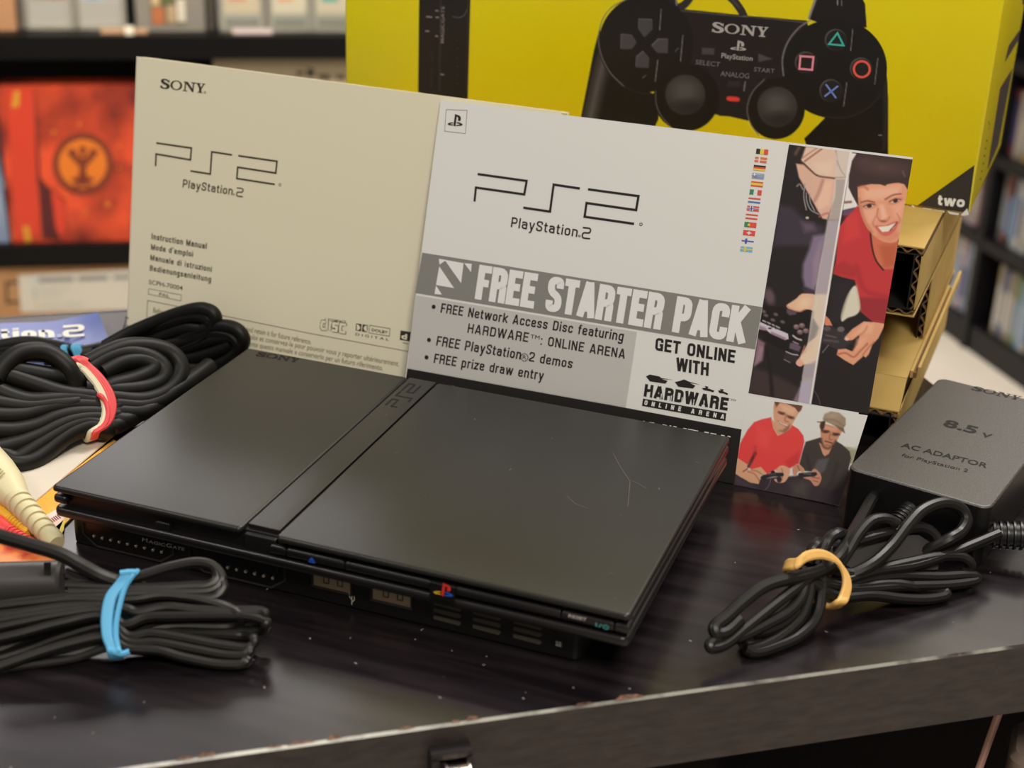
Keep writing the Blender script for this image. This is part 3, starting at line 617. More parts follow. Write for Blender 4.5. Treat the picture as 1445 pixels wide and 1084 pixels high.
part('game_lettering', mb, [inkm(K), inkm((212, 207, 190))], leaf, smooth=False, label='black online-arena logo with tanks')
mb = MB(); zg = zoom(960, 580, 12.04)
for a, b in (((50, 285), (110, 292)), ((130, 298), (305, 330)), ((410, 345), (485, 358)), ((515, 366), (615, 386)), ((695, 398), (755, 410)), ((805, 414), (855, 430)), ((-300, 222), (-230, 236)), ((-520, 185), (-440, 196)), ((-120, 250), (-60, 262)), ((-860, 130), (-790, 142)), ((-1010, 104), (-960, 112)), ((-640, 164), (-600, 172)), ((-180, 240), (-150, 245))):
    stroke(mb, LF, zg((a[0], a[1]+12), (b[0], b[1]+12)), .0004, off=GRP)
part('lower_lettering', mb, inkm(WH), leaf, smooth=False, label='tops of white letters on the black band')
# flags
mb = MB(); zf = zoom(1030, 195, 6.37); FC = {}
fm = []
def fcol(c):
    if c not in FC: FC[c] = len(fm); fm.append(inkm(c))
    return FC[c]
RED, YEL, BLK, WHT, BLU, GRN, ORG, SKY = (206, 74, 60), (214, 186, 60), (44, 38, 30), (216, 212, 200), (70, 82, 150), (60, 122, 84), (208, 106, 66), (110, 168, 190)
def flag(k, items):
    o_ = np.array((240-11.8*k, 93+73.1*k)); wv = np.array((108, 11)); hv = np.array((-6.5, 47))
    for i, (x0, y0, x1, y1, c) in enumerate(items):
        poly(mb, LF, zf(*[tuple(o_+wv*a+hv*b) for a, b in ((x0, y1), (x1, y1), (x1, y0), (x0, y0))]), fcol(c), off=INK*(1+.5*i))
flag(0, [(0, 0, .33, 1, BLK), (.33, 0, .66, 1, YEL), (.66, 0, 1, 1, RED)])
flag(1, [(0, 0, .30, .40, ORG), (.44, 0, 1, .40, ORG), (0, .60, .30, 1, ORG), (.44, .60, 1, 1, ORG)])
flag(2, [(0, 0, 1, .34, BLK), (0, .34, 1, .67, RED), (0, .67, 1, 1, YEL)])
flag(3, [(0, k/9, 1, k/9+.11, (120, 140, 172)) for k in range(0, 9, 2)]+[(0, 0, .38, .55, (120, 140, 172)), (.15, 0, .22, .55, WHT), (0, .22, .38, .33, WHT)])
flag(4, [(0, 0, 1, 1, RED), (0, .28, 1, .72, YEL)])
flag(5, [(0, 0, .33, 1, GRN), (.66, 0, 1, 1, RED)])
flag(6, [(0, 0, 1, .30, RED), (0, .68, 1, 1, (72, 112, 156))])
flag(7, [(0, 0, 1, 1, RED), (.25, 0, .5, 1, WHT), (0, .35, 1, .65, WHT), (.32, 0, .43, 1, BLU), (0, .44, 1, .56, BLU)])
flag(8, [(0, 0, 1, .30, RED), (0, .70, 1, 1, RED)])
flag(9, [(0, 0, .38, 1, GRN), (.38, 0, 1, 1, RED), (.28, .3, .48, .7, YEL)])
flag(10, [(0, 0, 1, 1, RED), (.44, .2, .56, .8, WHT), (.30, .42, .70, .58, WHT)])
flag(11, [(.28, 0, .44, 1, BLU), (0, .38, 1, .62, BLU)])
flag(12, [(0, 0, 1, 1, SKY), (.30, 0, .46, 1, YEL), (0, .40, 1, .62, YEL)])
part('flag_column', mb, fm, leaf, smooth=False, label='column of thirteen little national flags')

# --- tall photo of players
z1 = zoom(1090, 195, 7.225); zb = zoom(1050, 330, 6.568); zc = zoom(1040, 470, 7.225); zd = zoom(1050, 400, 10.84)
cv = Canvas(LF, (1113.5, 204), (1288, 225.2), (1225.5, 584.5), (1056.3, 554.8), .00034, (34, 27, 26))
cv.poly(z1((60, 680), (200, 700), (330, 840), (520, 900), (520, 1100), (0, 1100)), (58, 48, 56), 9)
cv.poly(z1((290, 850), (420, 870), (440, 940), (330, 960)), (92, 74, 82), 8)
cv.poly(z1((300, 85), (820, 120), (780, 420), (520, 420), (430, 360), (330, 260), (290, 230)), (212, 178, 148), 2)
cv.poly(z1((420, 250), (620, 240), (600, 390), (460, 350)), (222, 190, 158), 9, .7)
cv.poly(z1((240, 260), (330, 270), (450, 380), (540, 410), (650, 410), (640, 600), (585, 760), (560, 830), (510, 820), (430, 680), (350, 540), (270, 400)), (208, 164, 136), 2.5)
cv.poly(z1((530, 430), (620, 430), (590, 680), (470, 740), (440, 650), (500, 520)), (226, 180, 148), 7, .8)
cv.line(z1((515, 430), (470, 560), (430, 640)), 3, (150, 102, 88), 5, .7)
cv.line(z1((290, 232), (380, 320), (470, 385), (640, 410)), 2.2, (92, 56, 50), 2, .9)
cv.line(z1((505, 108), (420, 170), (330, 235)), 2.2, (150, 92, 74), 2); cv.line(z1((455, 100), (380, 150), (310, 200)), 1.4, (166, 110, 90), 2)
cv.line(z1((650, 125), (665, 230), (655, 280)), 2, (160, 120, 104), 2)
cv.poly(z1((165, 60), (340, 85), (300, 200), (270, 250), (235, 240), (130, 330)), (36, 28, 25), 3); cv.line(z1((270, 100), (235, 160)), 4, (120, 88, 68), 4, .7)
for q in ([(345, 560), (350, 640), (390, 730), (470, 775)], [(380, 570), (385, 650), (430, 740)], [(330, 470), (320, 600), (345, 730)]): cv.line(z1(*q), 1.6, (150, 142, 132), 1.6)
cv.line(z1((250, 490), (280, 470), (310, 520)), 2, (140, 128, 118), 2)
cv.line(z1((480, 800), (540, 770), (590, 765)), 2, (180, 100, 84), 3); cv.ell(z1((355, 812))[0], 2.4, 1.8, (190, 176, 150), 1.4)
# lavender sleeve, hand, controller
cv.poly(zb((640, 20), (760, 0), (700, 300), (660, 540), (560, 490), (540, 400), (545, 280), (600, 150)), (124, 106, 120), 6); cv.poly(zb((690, 100), (720, 60), (690, 480), (640, 480), (640, 250)), (150, 128, 134), 7, .7)
cv.poly(zb((540, 500), (660, 530), (650, 570), (560, 555)), (60, 46, 54), 4)
cv.ell(zd((390, 200))[0], 7, 12, (92, 72, 74), 6, 1, -.3)
cv.poly(zd((250, 560), (200, 770), (330, 790), (150, 1090), (200, 1090), (330, 870), (700, 1090), (1000, 700), (1010, 420), (700, 380), (300, 340)), (24, 18, 17), 4, .9)
cv.poly(zd((650, 385), (810, 440), (790, 475), (700, 492), (650, 450)), (84, 70, 78), 2)
cv.poly(zd((650, 335), (720, 285), (800, 230), (860, 172), (930, 155), (1110, 190), (1090, 410), (1000, 400), (930, 400), (850, 432), (740, 408), (670, 380)), (216, 172, 134), 1.5, 1, True)
cv.line(zd((655, 345), (730, 400), (850, 432), (930, 402)), 1.5, (196, 110, 74), 2, .8); cv.ell(zd((920, 300))[0], 9, 6, (232, 192, 152), 8, .8, -.5)
cv.poly(zd((240, 588), (460, 680), (672, 770), (682, 850), (625, 866), (400, 765), (345, 720), (222, 700)), (196, 182, 184), 1.2); cv.poly(zd((230, 640), (330, 680), (350, 720), (225, 700)), (132, 98, 106), 4, .8); cv.poly(zd((420, 740), (640, 835), (620, 866), (400, 765)), (128, 92, 100), 3, .8)
cv.ell(zd((395, 688))[0], 2.4, 1.2, (50, 36, 32), 1)
for p in ((800, 665), (885, 645), (945, 725), (855, 745)): cv.ell(zd(p)[0], 4.2, 3.6, (112, 88, 84), 1.6); cv.ell(zd((p[0]-6, p[1]-14))[0], 2.4, 1.4, (150, 122, 112), 1.6)
for p in ((300, 430), (335, 490), (485, 475), (440, 560), (590, 590)): cv.ell(zd(p)[0], 3.4, 2.2, (96, 82, 76), 1.6, 1, .3)
cv.line(zd((290, 570), (420, 625), (540, 680)), 2.2, (170, 158, 144), 1, .9); 
for t in (340, 410, 470): cv.line(zd((t, 560+(t-340)*.45), (t+14, 640+(t-340)*.45)), 1.0, (24, 18, 17), 1)
cv.poly(zd((700, 915), (780, 905), (872, 970), (840, 1045), (690, 995)), (96, 78, 86), 2); cv.line(zd((750, 800), (810, 845), (875, 865)), 2.4, (186, 172, 160), 1.6); cv.line(zd((750, 890), (830, 925)), 1.6, (150, 132, 128), 1.4)
cv.poly(zc((490, 190), (620, 215), (610, 290), (540, 300), (480, 265)), (44, 38, 40), 2); cv.line(zc((500, 190), (560, 215), (620, 225)), 1.6, (170, 156, 150), 1.2); cv.line(zc((480, 270), (540, 300)), 1.2, (130, 120, 116), 1.2)
cv.poly(zc((600, 300), (640, 250), (720, 190), (820, 180), (800, 310), (690, 320), (650, 342), (615, 330)), (216, 166, 130), 1.4, 1, True); cv.ell(zc((640, 312))[0], 4.5, 2.6, (226, 158, 136), 1.6)
cv.line(zc((690, 130), (650, 240)), 1.4, (190, 120, 86), 1.4)
cv.poly(zc((205, 50), (285, 100), (262, 280), (168, 352)), (124, 94, 98), 4); cv.poly(zc((230, 130), (270, 150), (240, 270), (180, 320)), (156, 122, 128), 5, .7)
cv.poly(zc((165, 350), (330, 400), (640, 560), (640, 720), (100, 620)), (60, 46, 42), 8); cv.line(zc((300, 150), (340, 400), (360, 660)), 5, (28, 21, 20), 4, .9)
cv.poly(zc((640, 560), (620, 700), (570, 700)), (130, 106, 120), 4)
# pale strip down the right of the left photo
SP = z1((652, 118), (640, 400), (605, 690), (562, 850), (522, 1090))+zb((700, 290), (620, 780), (580, 1084))+zc((735, 0), (660, 480), (620, 720))
SR = zc((742, 728), (790, 470), (868, 0))+zb((800, 560), (880, 0))+z1((745, 560), (804, 140))
cv.poly(SP+SR, (202, 186, 168), 1.2, .80)
cv.poly(z1((560, 850), (690, 830), (660, 1084), (522, 1084))+zb((830, 60), (790, 540), (665, 545), (700, 290)), (166, 152, 152), 5, .85)
cv.poly(zb((665, 560), (790, 560), (745, 800), (700, 1080), (640, 1080), (690, 870), (640, 780)), (214, 192, 164), 4, .9); cv.poly(zb((640, 790), (690, 870), (610, 1060), (600, 1000)), (140, 130, 118), 4, .8)
cv.poly(zc((725, 100), (860, 0), (812, 262), (770, 320), (690, 318), (640, 250)), (220, 192, 158), 2, .9); cv.poly(zc((690, 330), (800, 290), (770, 450), (665, 450)), (160, 146, 146), 4, .9); cv.poly(zc((655, 500), (760, 470), (738, 722), (620, 712)), (172, 160, 168), 5, .9)
cv.line(z1((660, 230), (700, 330), (755, 400)), 1.6, (168, 150, 136), 2); cv.line(z1((640, 402), (750, 400)), 1.4, (160, 140, 124), 2); cv.line(z1((600, 715), (700, 725)), 1.2, (176, 160, 146), 2); cv.line(z1((570, 835), (680, 835)), 2.6, (150, 138, 126), 3)
# the right photo
RP = z1((802, 148), (1440, 216))+zc((1342, 832), (742, 726))
cv.poly(RP, (34, 27, 27), 1)
cv.poly(z1((802, 148), (880, 160), (800, 400), (880, 700), (715, 735), (745, 560)), (220, 208, 192), 2); cv.line(z1((740, 655), (800, 650)), 3, (120, 80, 72), 2.5); cv.poly(z1((722, 735), (890, 700), (870, 735), (770, 790), (715, 790)), (92, 70, 88), 2.5)
cv.poly(zb((880, -60), (950, -150), (1050, -260), (1180, -100), (1180, 0), (1210, 230), (1290, 335), (1400, 320), (1372, 600), (1308, 825), (1195, 815), (1080, 720), (1060, 580), (1025, 430), (900, 400), (826, 370), (850, 250)), (186, 52, 52), 1.6)
cv.poly(zb((1060, 590), (1350, 600), (1310, 820), (1200, 815), (1080, 720)), (142, 40, 46), 5, .85); cv.poly(zb((830, 300), (930, 250), (1040, 330), (1025, 410), (830, 370)), (160, 44, 44), 6, .7); cv.line(zb((1040, 300), (1120, 520), (1340, 590)), 5, (150, 40, 46), 7, .6); cv.poly(z1((740, 800), (870, 760), (900, 1000), (720, 1080)), (206, 62, 56), 9, .7)
cv.poly(zb((1165, -60), (1440, -60), (1405, 325), (1290, 335), (1210, 230)), (198, 104, 70), 2); cv.poly(zb((1250, 110), (1420, 90), (1400, 300), (1300, 310)), (172, 82, 54), 7, .7); cv.line(zb((1165, -80), (1185, 120), (1225, 250), (1290, 335)), 2.2, (58, 24, 24), 1.8)
cv.poly(z1((870, 480), (1000, 460), (1160, 470), (1330, 445), (1410, 540), (1380, 740), (1330, 960), (1250, 1060), (1120, 1050), (1000, 960), (930, 850), (890, 730), (868, 600)), (214, 146, 110), 1.8, 1, True)
cv.poly(z1((920, 520), (1300, 490), (1290, 580), (1100, 620), (930, 620)), (230, 172, 138), 9, .8); cv.poly(z1((930, 740), (1060, 700), (1060, 830), (980, 860)), (228, 164, 130), 8, .8); cv.poly(z1((1220, 700), (1340, 650), (1300, 800), (1250, 800)), (230, 164, 128), 8, .8); cv.poly(z1((1090, 680), (1130, 680), (1170, 800), (1120, 830)), (236, 180, 146), 5, .8)
cv.poly(z1((1080, 960), (1260, 930), (1300, 1000), (1200, 1060), (1060, 1010)), (206, 126, 92), 6, .7); cv.line(z1((880, 620), (930, 820), (1010, 960)), 3, (168, 94, 66), 5, .6)
cv.poly(z1((862, 150), (1440, 215), (1400, 480), (1390, 545), (1345, 470), (1290, 455), (1180, 460), (1150, 487), (1100, 470), (1000, 468), (900, 488), (868, 500), (872, 690), (815, 585), (775, 500), (780, 380), (812, 230)), (58, 41, 37), 1.6)
cv.ell(z1((1120, 300))[0], 26, 9, (92, 66, 58), 16, .7, .1); cv.ell(z1((930, 230))[0], 10, 6, (80, 56, 52), 9, .6); cv.line(z1((1330, 340), (1350, 390)), 2, (110, 92, 86), 3, .7); cv.line(z1((880, 500), (930, 490), (970, 520)), 2.5, (170, 92, 62), 4, .7)
for q in ([(905, 655), (970, 640), (1040, 655)], [(1150, 625), (1230, 580), (1310, 568)]): cv.line(z1(*q), 1.8, (128, 72, 50), 2)
for p, r in (((988, 690), -.1), ((1255, 638), -.35)):
    cv.ell(z1(p)[0], 8.4, 3.6, (176, 104, 78), 4, .8, r); cv.ell(z1(p)[0], 6.4, 2.4, (212, 190, 172), 1.6, .8, r); cv.ell(z1(p)[0], 3.4, 2.7, (52, 32, 28), 1.4, 1, r); cv.line(z1((p[0]-60, p[1]+8), (p[0], p[1]-18), (p[0]+55, p[1]-12)), 1.2, (84, 46, 36), 1.4)
cv.line(z1((1075, 720), (1068, 800), (1110, 850), (1160, 850), (1195, 805)), 1.6, (176, 102, 74), 2.6, .8); cv.ell(z1((1130, 845))[0], 4, 1.4, (128, 62, 46), 2, .7)
cv.line(z1((1050, 800), (1025, 860), (1035, 900)), 1.6, (178, 104, 78), 3, .7); cv.line(z1((1270, 770), (1300, 830), (1285, 870)), 1.6, (178, 104, 78), 3, .7)
cv.poly(z1((1045, 895), (1150, 888), (1275, 845), (1262, 920), (1200, 985), (1130, 995), (1080, 955)), (196, 96, 78), 1.6, 1, True); cv.poly(z1((1075, 905), (1180, 893), (1262, 862), (1235, 915), (1180, 950), (1120, 958)), (224, 208, 184), 1.6); cv.line(z1((1200, 940), (1270, 860)), 1.2, (90, 40, 34), 1.4)
cv.poly(zb((1030, 480), (1060, 560), (1075, 690), (1040, 750), (960, 780), (905, 812), (900, 730), (960, 560)), (206, 196, 166), 2, 1, True); cv.line(zb((1040, 480), (1060, 600), (1075, 700)), 2, (176, 160, 126), 4, .6)
cv.poly(zb((830, 440), (1000, 440), (930, 640), (880, 810), (790, 820)), (42, 34, 36), 8, .8)
cv.poly(zb((745, 850), (800, 860), (1000, 940), (1000, 1000), (900, 1090), (720, 1010)), (52, 45, 44), 3); cv.ell(zb((770, 880))[0], 5, 3.4, (86, 74, 72), 1.6); cv.ell(zb((897, 885))[0], 5.2, 3.8, (104, 92, 86), 1.6); cv.line(zb((745, 985), (870, 1000)), 3, (92, 82, 78), 3, .8); cv.line(zb((760, 940), (850, 960)), 2, (110, 100, 94), 2, .7)
cv.poly(zb((752, 755), (790, 790), (820, 852), (760, 850), (742, 840)), (206, 124, 88), 1.4)
cv.poly(zb((1312, 832), (1200, 818), (1110, 812), (1000, 885), (932, 960), (950, 990), (1005, 985), (1070, 935), (1055, 1020), (1000, 1090))+zc((1110, 160), (1030, 168), (1015, 222), (1100, 280), (1185, 327), (1290, 235), (1312, 252), (1345, 215), (1380, 120), (1440, 55)), (214, 148, 110), 1.4)
cv.poly(zb((1110, 830), (1200, 840), (1180, 920), (1080, 930), (1000, 950)), (228, 168, 128), 6, .8); cv.line(zc((1030, 215), (1110, 205), (1190, 245), (1260, 180), (1330, 110)), 1.8, (150, 78, 54), 2.4, .85); cv.line(zc((1185, 180), (1225, 100), (1240, 60)), 1.6, (156, 84, 58), 2.4, .8); cv.line(zc((1280, 230), (1340, 150), (1400, 90)), 1.4, (160, 88, 62), 2.4, .8); cv.line(zb((1080, 935), (1120, 900), (1140, 860)), 2, (170, 96, 68), 3.4, .6)
cv.ell(zb((950, 975))[0], 3, 2, (232, 182, 152), 2); cv.poly(zc((1220, 60), (1330, 40), (1280, 130), (1200, 180)), (224, 164, 124), 6, .7)
cv.line(zc((930, 125), (870, 202)), .8, (150, 142, 132), 1); cv.line(zc((790, 590), (830, 660), (850, 740)), .8, (96, 84, 82), 1)
# white rule between the photos
cv.line([(1201, 213), (1143, 572)], 2.6, (222, 212, 198), 1, 1, False)
cv.build('players_photo', leaf, label='tall printed photo strip of people holding game pads')
# --- small photo of two players at the foot
z4 = zoom(1025, 560, 6.775)
cv = Canvas(LF, z4((196, 6))[0], z4((1352, 178))[0], z4((1078, 1040))[0], z4((68, 840))[0], .00034, PAPER)
cv.poly(z4((195, 0), (320, 20), (300, 210), (140, 440), (147, 330)), PAPER, 1)
cv.poly(z4((1100, 470), (1320, 505), (1250, 650), (1100, 620)), (152, 148, 112), 2); cv.poly(z4((1180, 500), (1340, 440), (1330, 510)), (188, 182, 160), 4)
cv.poly(z4((145, 405), (175, 375), (150, 450)), (160, 170, 90), 2)
cv.poly(z4((80, 735), (240, 800), (520, 760), (620, 760), (900, 720), (1165, 700), (1200, 720), (1076, 1060), (60, 850)), (54, 43, 46), 3); cv.poly(z4((620, 830), (720, 790), (800, 830), (760, 960), (640, 940)), (76, 68, 58), 14, .8); cv.poly(z4((80, 750), (250, 830), (300, 890), (80, 850)), (78, 62, 70), 8, .7)
cv.poly(z4((890, 392), (760, 430), (735, 500), (698, 640), (740, 710), (900, 720), (880, 850), (990, 900), (1110, 850), (1165, 700), (1192, 590), (1180, 525), (1110, 460), (1045, 420)), (62, 53, 46), 1.6)
cv.poly(z4((880, 600), (980, 585), (945, 700), (900, 740), (830, 690)), (88, 82, 82), 4, .9); cv.line(z4((1060, 640), (1010, 800), (960, 880)), 4, (46, 38, 34), 6, .7); cv.line(z4((770, 560), (800, 700)), 3, (44, 37, 34), 5, .7)
cv.poly(z4((885, 440), (920, 545), (940, 570), (980, 545), (1010, 480)), (196, 138, 104), 1.6)
cv.poly(z4((905, 255), (1092, 310), (1082, 372), (1040, 440), (985, 492), (945, 480), (912, 440), (900, 330)), (190, 130, 96), 1.6, 1, True); cv.poly(z4((930, 270), (1060, 305), (1040, 330), (930, 310)), (210, 152, 116), 4, .8)
cv.line(z4((905, 400), (925, 470), (970, 495), (1010, 470), (1045, 425)), 3, (82, 54, 40), 3.4, .8); cv.line(z4((945, 425), (985, 435), (1010, 445)), 1.8, (96, 60, 44), 2); cv.line(z4((950, 460), (1000, 468)), 1.8, (166, 92, 74), 1.8)
for p in ((950, 335), (1048, 362)): cv.ell(z4(p)[0], 5, 1.8, (72, 46, 36), 2); cv.line(z4((p[0]-28, p[1]-14), (p[0]+26, p[1]-8)), 1.6, (84, 54, 42), 1.6)
cv.line(z4((995, 350), (985, 405), (1008, 410)), 1.4, (150, 92, 66), 2)
cv.poly(z4((900, 240), (950, 225), (935, 300), (910, 330), (895, 290)), (66, 46, 38), 2); cv.line(z4((870, 240), (910, 245)), 1.2, (120, 70, 50), 1.4)
cv.poly(z4((920, 215), (940, 165), (1000, 140), (1080, 155), (1140, 205), (1142, 270), (1120, 300), (1130, 345), (1085, 310), (1000, 260), (935, 232)), (150, 128, 100), 1.6); cv.poly(z4((1040, 270), (1120, 300), (1132, 348), (1080, 312)), (112, 90, 68), 2); cv.line(z4((940, 220), (1030, 220), (1120, 280)), 1.6, (122, 102, 78), 2.4, .8); cv.ell(z4((1020, 180))[0], 9, 4, (172, 150, 120), 7, .7)
cv.poly(z4((430, 195), (340, 215), (265, 242), (200, 320), (130, 450), (104, 585), (195, 648), (250, 600), (212, 675), (250, 700), (390, 742), (440, 712), (550, 662), (600, 685), (690, 642), (722, 530), (746, 430), (735, 370), (690, 310), (620, 265), (560, 340), (490, 372), (450, 300)), (216, 66, 60), 1.4)
cv.line(z4((275, 540), (235, 620), (205, 670)), 4, (70, 34, 34), 3, .9); cv.line(z4((275, 480), (270, 560)), 3, (176, 48, 50), 5, .7); cv.poly(z4((560, 620), (700, 520), (690, 640), (600, 680)), (186, 50, 50), 6, .7); cv.poly(z4((300, 300), (420, 330), (400, 500), (300, 460)), (226, 78, 70), 12, .7)
cv.poly(z4((425, 205), (450, 300), (490, 370), (530, 355), (560, 335), (520, 330), (460, 240)), (198, 146, 110), 1.6)
cv.poly(z4((468, 60), (560, 55), (720, 90), (695, 150), (645, 235), (605, 312), (545, 342), (490, 322), (456, 220), (450, 130)), (202, 148, 112), 1.6, 1, True); cv.poly(z4((520, 80), (680, 110), (640, 180), (540, 140)), (220, 170, 134), 6, .8)
cv.poly(z4((460, 34), (732, 78), (712, 132), (690, 150), (655, 105), (570, 62), (510, 58), (478, 100), (462, 110)), (98, 66, 48), 1.6); cv.ell(z4((466, 100))[0], 1.6, 4, (200, 130, 96), 1.6)
cv.poly(z4((540, 320), (610, 260), (600, 310), (560, 345), (500, 325)), (120, 80, 60), 4, .8); cv.line(z4((500, 240), (530, 265), (575, 275)), 2.2, (226, 206, 184), 1.6); cv.line(z4((495, 232), (520, 262), (580, 285)), 1.2, (140, 80, 62), 1.6, .8)
for p in ((528, 160), (615, 200)): cv.ell(z4(p)[0], 4.6, 1.6, (84, 52, 40), 2, 1, .3); cv.line(z4((p[0]-30, p[1]-18), (p[0]+28, p[1]-4)), 1.6, (110, 70, 50), 1.8)
cv.line(z4((575, 170), (560, 225), (590, 240)), 1.6, (160, 100, 72), 2.4)
SK, SK2 = (208, 154, 116), (168, 104, 74)
cv.poly(z4((104, 585), (196, 646), (205, 700), (250, 690), (330, 670), (388, 735), (372, 760), (330, 740), (318, 800), (310, 835), (230, 822), (130, 765), (84, 730)), SK, 1.4); cv.line(z4((205, 715), (270, 740), (315, 805)), 1.4, SK2, 1.8); cv.line(z4((240, 700), (300, 715), (340, 745)), 1.4, SK2, 1.8); cv.line(z4((160, 715), (200, 690)), 1.4, (120, 50, 46), 1.4)
cv.poly(z4((470, 710), (520, 658), (595, 680), (606, 735), (560, 812), (495, 822), (455, 792), (500, 775), (520, 730)), SK, 1.4, 1, True); cv.line(z4((530, 690), (540, 740), (530, 800)), 1.4, SK2, 2)
cv.line(z4((345, 775), (440, 745), (530, 745)), 5.5, (46, 38, 40), 1.6); cv.ell(z4((445, 722))[0], 3, 2.4, (40, 33, 34), 1.4); cv.ell(z4((505, 790))[0], 3.5, 4.5, (46, 38, 40), 1.6); cv.ell(z4((360, 775))[0], 3.5, 4, (46, 38, 40), 1.6); cv.line(z4((400, 745), (470, 735)), 1, (96, 84, 84), 1.2); cv.line(z4((430, 770), (405, 850), (370, 890)), .8, (110, 100, 100), 1)
S3 = (192, 132, 102)
cv.poly(z4((632, 690), (660, 650), (690, 643), (745, 690), (735, 722), (690, 715), (660, 760), (640, 745)), S3, 1.4, 1, True); cv.poly(z4((815, 715), (850, 690), (900, 740), (908, 790), (880, 845), (840, 850), (800, 800), (735, 775), (790, 765), (850, 760)), S3, 1.4, 1, True); cv.line(z4((680, 660), (700, 700)), 1.4, (140, 86, 64), 1.6); cv.line(z4((820, 770), (890, 780)), 1.4, (140, 86, 64), 1.6); cv.line(z4((830, 800), (880, 815)), 1.2, (140, 86, 64), 1.6)
cv.line(z4((705, 745), (780, 740), (850, 738)), 5, (44, 38, 38), 1.6); cv.line(z4((740, 735), (810, 740)), 1, (120, 108, 102), 1.2); cv.ell(z4((712, 760))[0], 2.6, 4, (44, 38, 38), 1.6)
cv.build('two_players_photo', leaf, label='small printed photo of two seated men with game pads')

# ================================================================== manual
cream = mat('manual_paper', lin((233, 227, 204)), .45, coat=.06)
MN = leaning((.03, .1075, 0), 1.5, 13.0)
man = thing('instruction_manual', 'thick cream instruction manual leaning behind the white leaflet', 'manual', (-.04, .108, 0))
mTL, mTR = MN.ab(190, 79.5), MN.ab(793, 158); mBL = line_to(MN, (190, 79.5), (176, 470), .0005); mBR = np.array([mTR[0]+.001, .0005])
TH = .012
def mring(b0, top):   # horizontal section: rounded spine on the left
    TLx = mTL if top else mBL; x0 = TLx[0]; x1 = (mTR if top else mBR)[0]; b = TLx[1] if top else .0005
    return x0, x1, b
x0t, x1t, bt = mring(0, True); x0b, x1b, bb = mring(0, False); btr = mTR[1]
def cover_ring(x0, x1, b0, b1, inner):
    r = .0022; t = .0004 if inner else 0; pts = []
    pts.append(MN.at(x1, b1, -t))
    for k in range(7):
        a = math.pi/2*k/6; pts.append(MN.at(x0+r-(r-t)*math.sin(a), b0, -r+(r-t)*math.cos(a)))
    for k in range(7):
        a = math.pi/2*k/6; pts.append(MN.at(x0+r-(r-t)*math.cos(a), b0, -TH+r-(r-t)*math.sin(a)))
    pts.append(MN.at(x1, b1, -TH+t)); return pts
mb = MB()
ot, it = cover_ring(x0t, x1t, bt, btr, False), cover_ring(x0t, x1t, bt, btr, True); ob, ib = cover_ring(x0b, x1b, bb, bb, False), cover_ring(x0b, x1b, bb, bb, True); n = len(ot)
mb.loft([ob, ot], closed=False, cap=False); mb.loft([it, ib], closed=False, cap=False); mb.loft([ot, it], closed=False, cap=False); mb.loft([ib, ob], closed=False, cap=False)
mb.add([ob[0], ot[0], it[0], ib[0]], [(0, 1, 2, 3)]); mb.add([ob[-1], ot[-1], it[-1], ib[-1]], [(3, 2, 1, 0)])
part('cover', mb, cream, man, angle=.9)
mb = MB(); c4 = [(x0b+.0006, .001), (x1b-.0007, .001), (x1t-.0007, btr-.0007), (x0t+.0006, bt-.0007)]
mb.loft([[MN.at(a, b, -TH+.0006) for a, b in c4], [MN.at(a, b, -.0006) for a, b in c4]]); part('page_block', mb, mat('page_edges', lin((238, 226, 190)), .8, noise=(lin((214, 200, 164)), 900, (.02, 1, 1), .4, .6)), man, smooth=False)
MK = mat('manual_black_ink', lin((52, 46, 34)), .5); MG = mat('manual_grey_ink', lin((128, 118, 94)), .5)
mb = MB(); brand(mb, MN, zoom(0, 0, 2.89)((653, 360))[0], zoom(0, 0, 2.89)((833, 381))[0], zoom(0, 0, 2.89)((657, 321))[0]); za = zoom(0, 0, 2.89)
c = za((836, 377))[0]; q = MN.px(*c, INK); stroke3(mb, [q+MN.ex*.0005*math.cos(t)+MN.up*.0005*math.sin(t) for t in np.linspace(0, 6.3, 12)], .0002, MN.n)
part('maker_lettering', mb, MK, man, smooth=False)
mb = MB()
for pts in ([(638, 583), (781, 604), (777, 652), (637, 628), (635, 677)], [(777, 697), (858, 710), (864, 619), (947, 632)], [(972, 635), (1130, 658), (1125, 706), (970, 682), (966, 728), (1121, 752)]): stroke(mb, MN, za(*pts), .00086)
narrow(mb, MN, 'PlayStation', za((744, 764))[0], za((948, 796))[0], za((748, 731))[0], s=.15, w=.58, r=.22, gap=.12); narrow(mb, MN, '=', za((962, 802))[0], za((990, 805))[0], za((967, 764))[0], s=.13, w=.75, r=.2)
for c, r in (((1142, 754), .0006), ((954, 793), .0004)):
    q = MN.px(*za(c)[0], INK); stroke3(mb, [q+MN.ex*r*math.cos(t)+MN.up*r*math.sin(t) for t in np.linspace(0, 6.3, 12)], .00025, MN.n)
part('logo', mb, MK, man, smooth=False)
mb = MB(); zm = zoom(180, 320, 6.02)
for t, a, b, c in (('Instruction Manual', (203, 105), (672, 190), (206, 55)), ("Mode d'emploi", (198, 193), (556, 257), (201, 145)), ('Manuale di istruzioni', (193, 282), (715, 384), (196, 235)), ('Bedienungsanleitung', (188, 372), (710, 470), (191, 325))): narrow(mb, MN, t, zm(a)[0], zm(b)[0], zm(c)[0], s=.17, w=.52, r=.17, gap=.11)
part('title_lettering', mb, MK, man, smooth=False, label='manual title in four languages')
mb = MB(); text(mb, MN, 'SCPH-70004', zm((180, 487))[0], zm((467, 541))[0], zm((183, 450))[0], 0, .004); stroke(mb, MN, zm((180, 525), (457, 580), (453, 630), (177, 572)), .00022, closed=True); text(mb, MN, 'PAL', zm((268, 583))[0], zm((355, 600))[0], zm((270, 560))[0], 0, .004)
stroke(mb, MN, [(206, 470), (208.5, 424), (440, 471), (590, 498.5)], .00025)
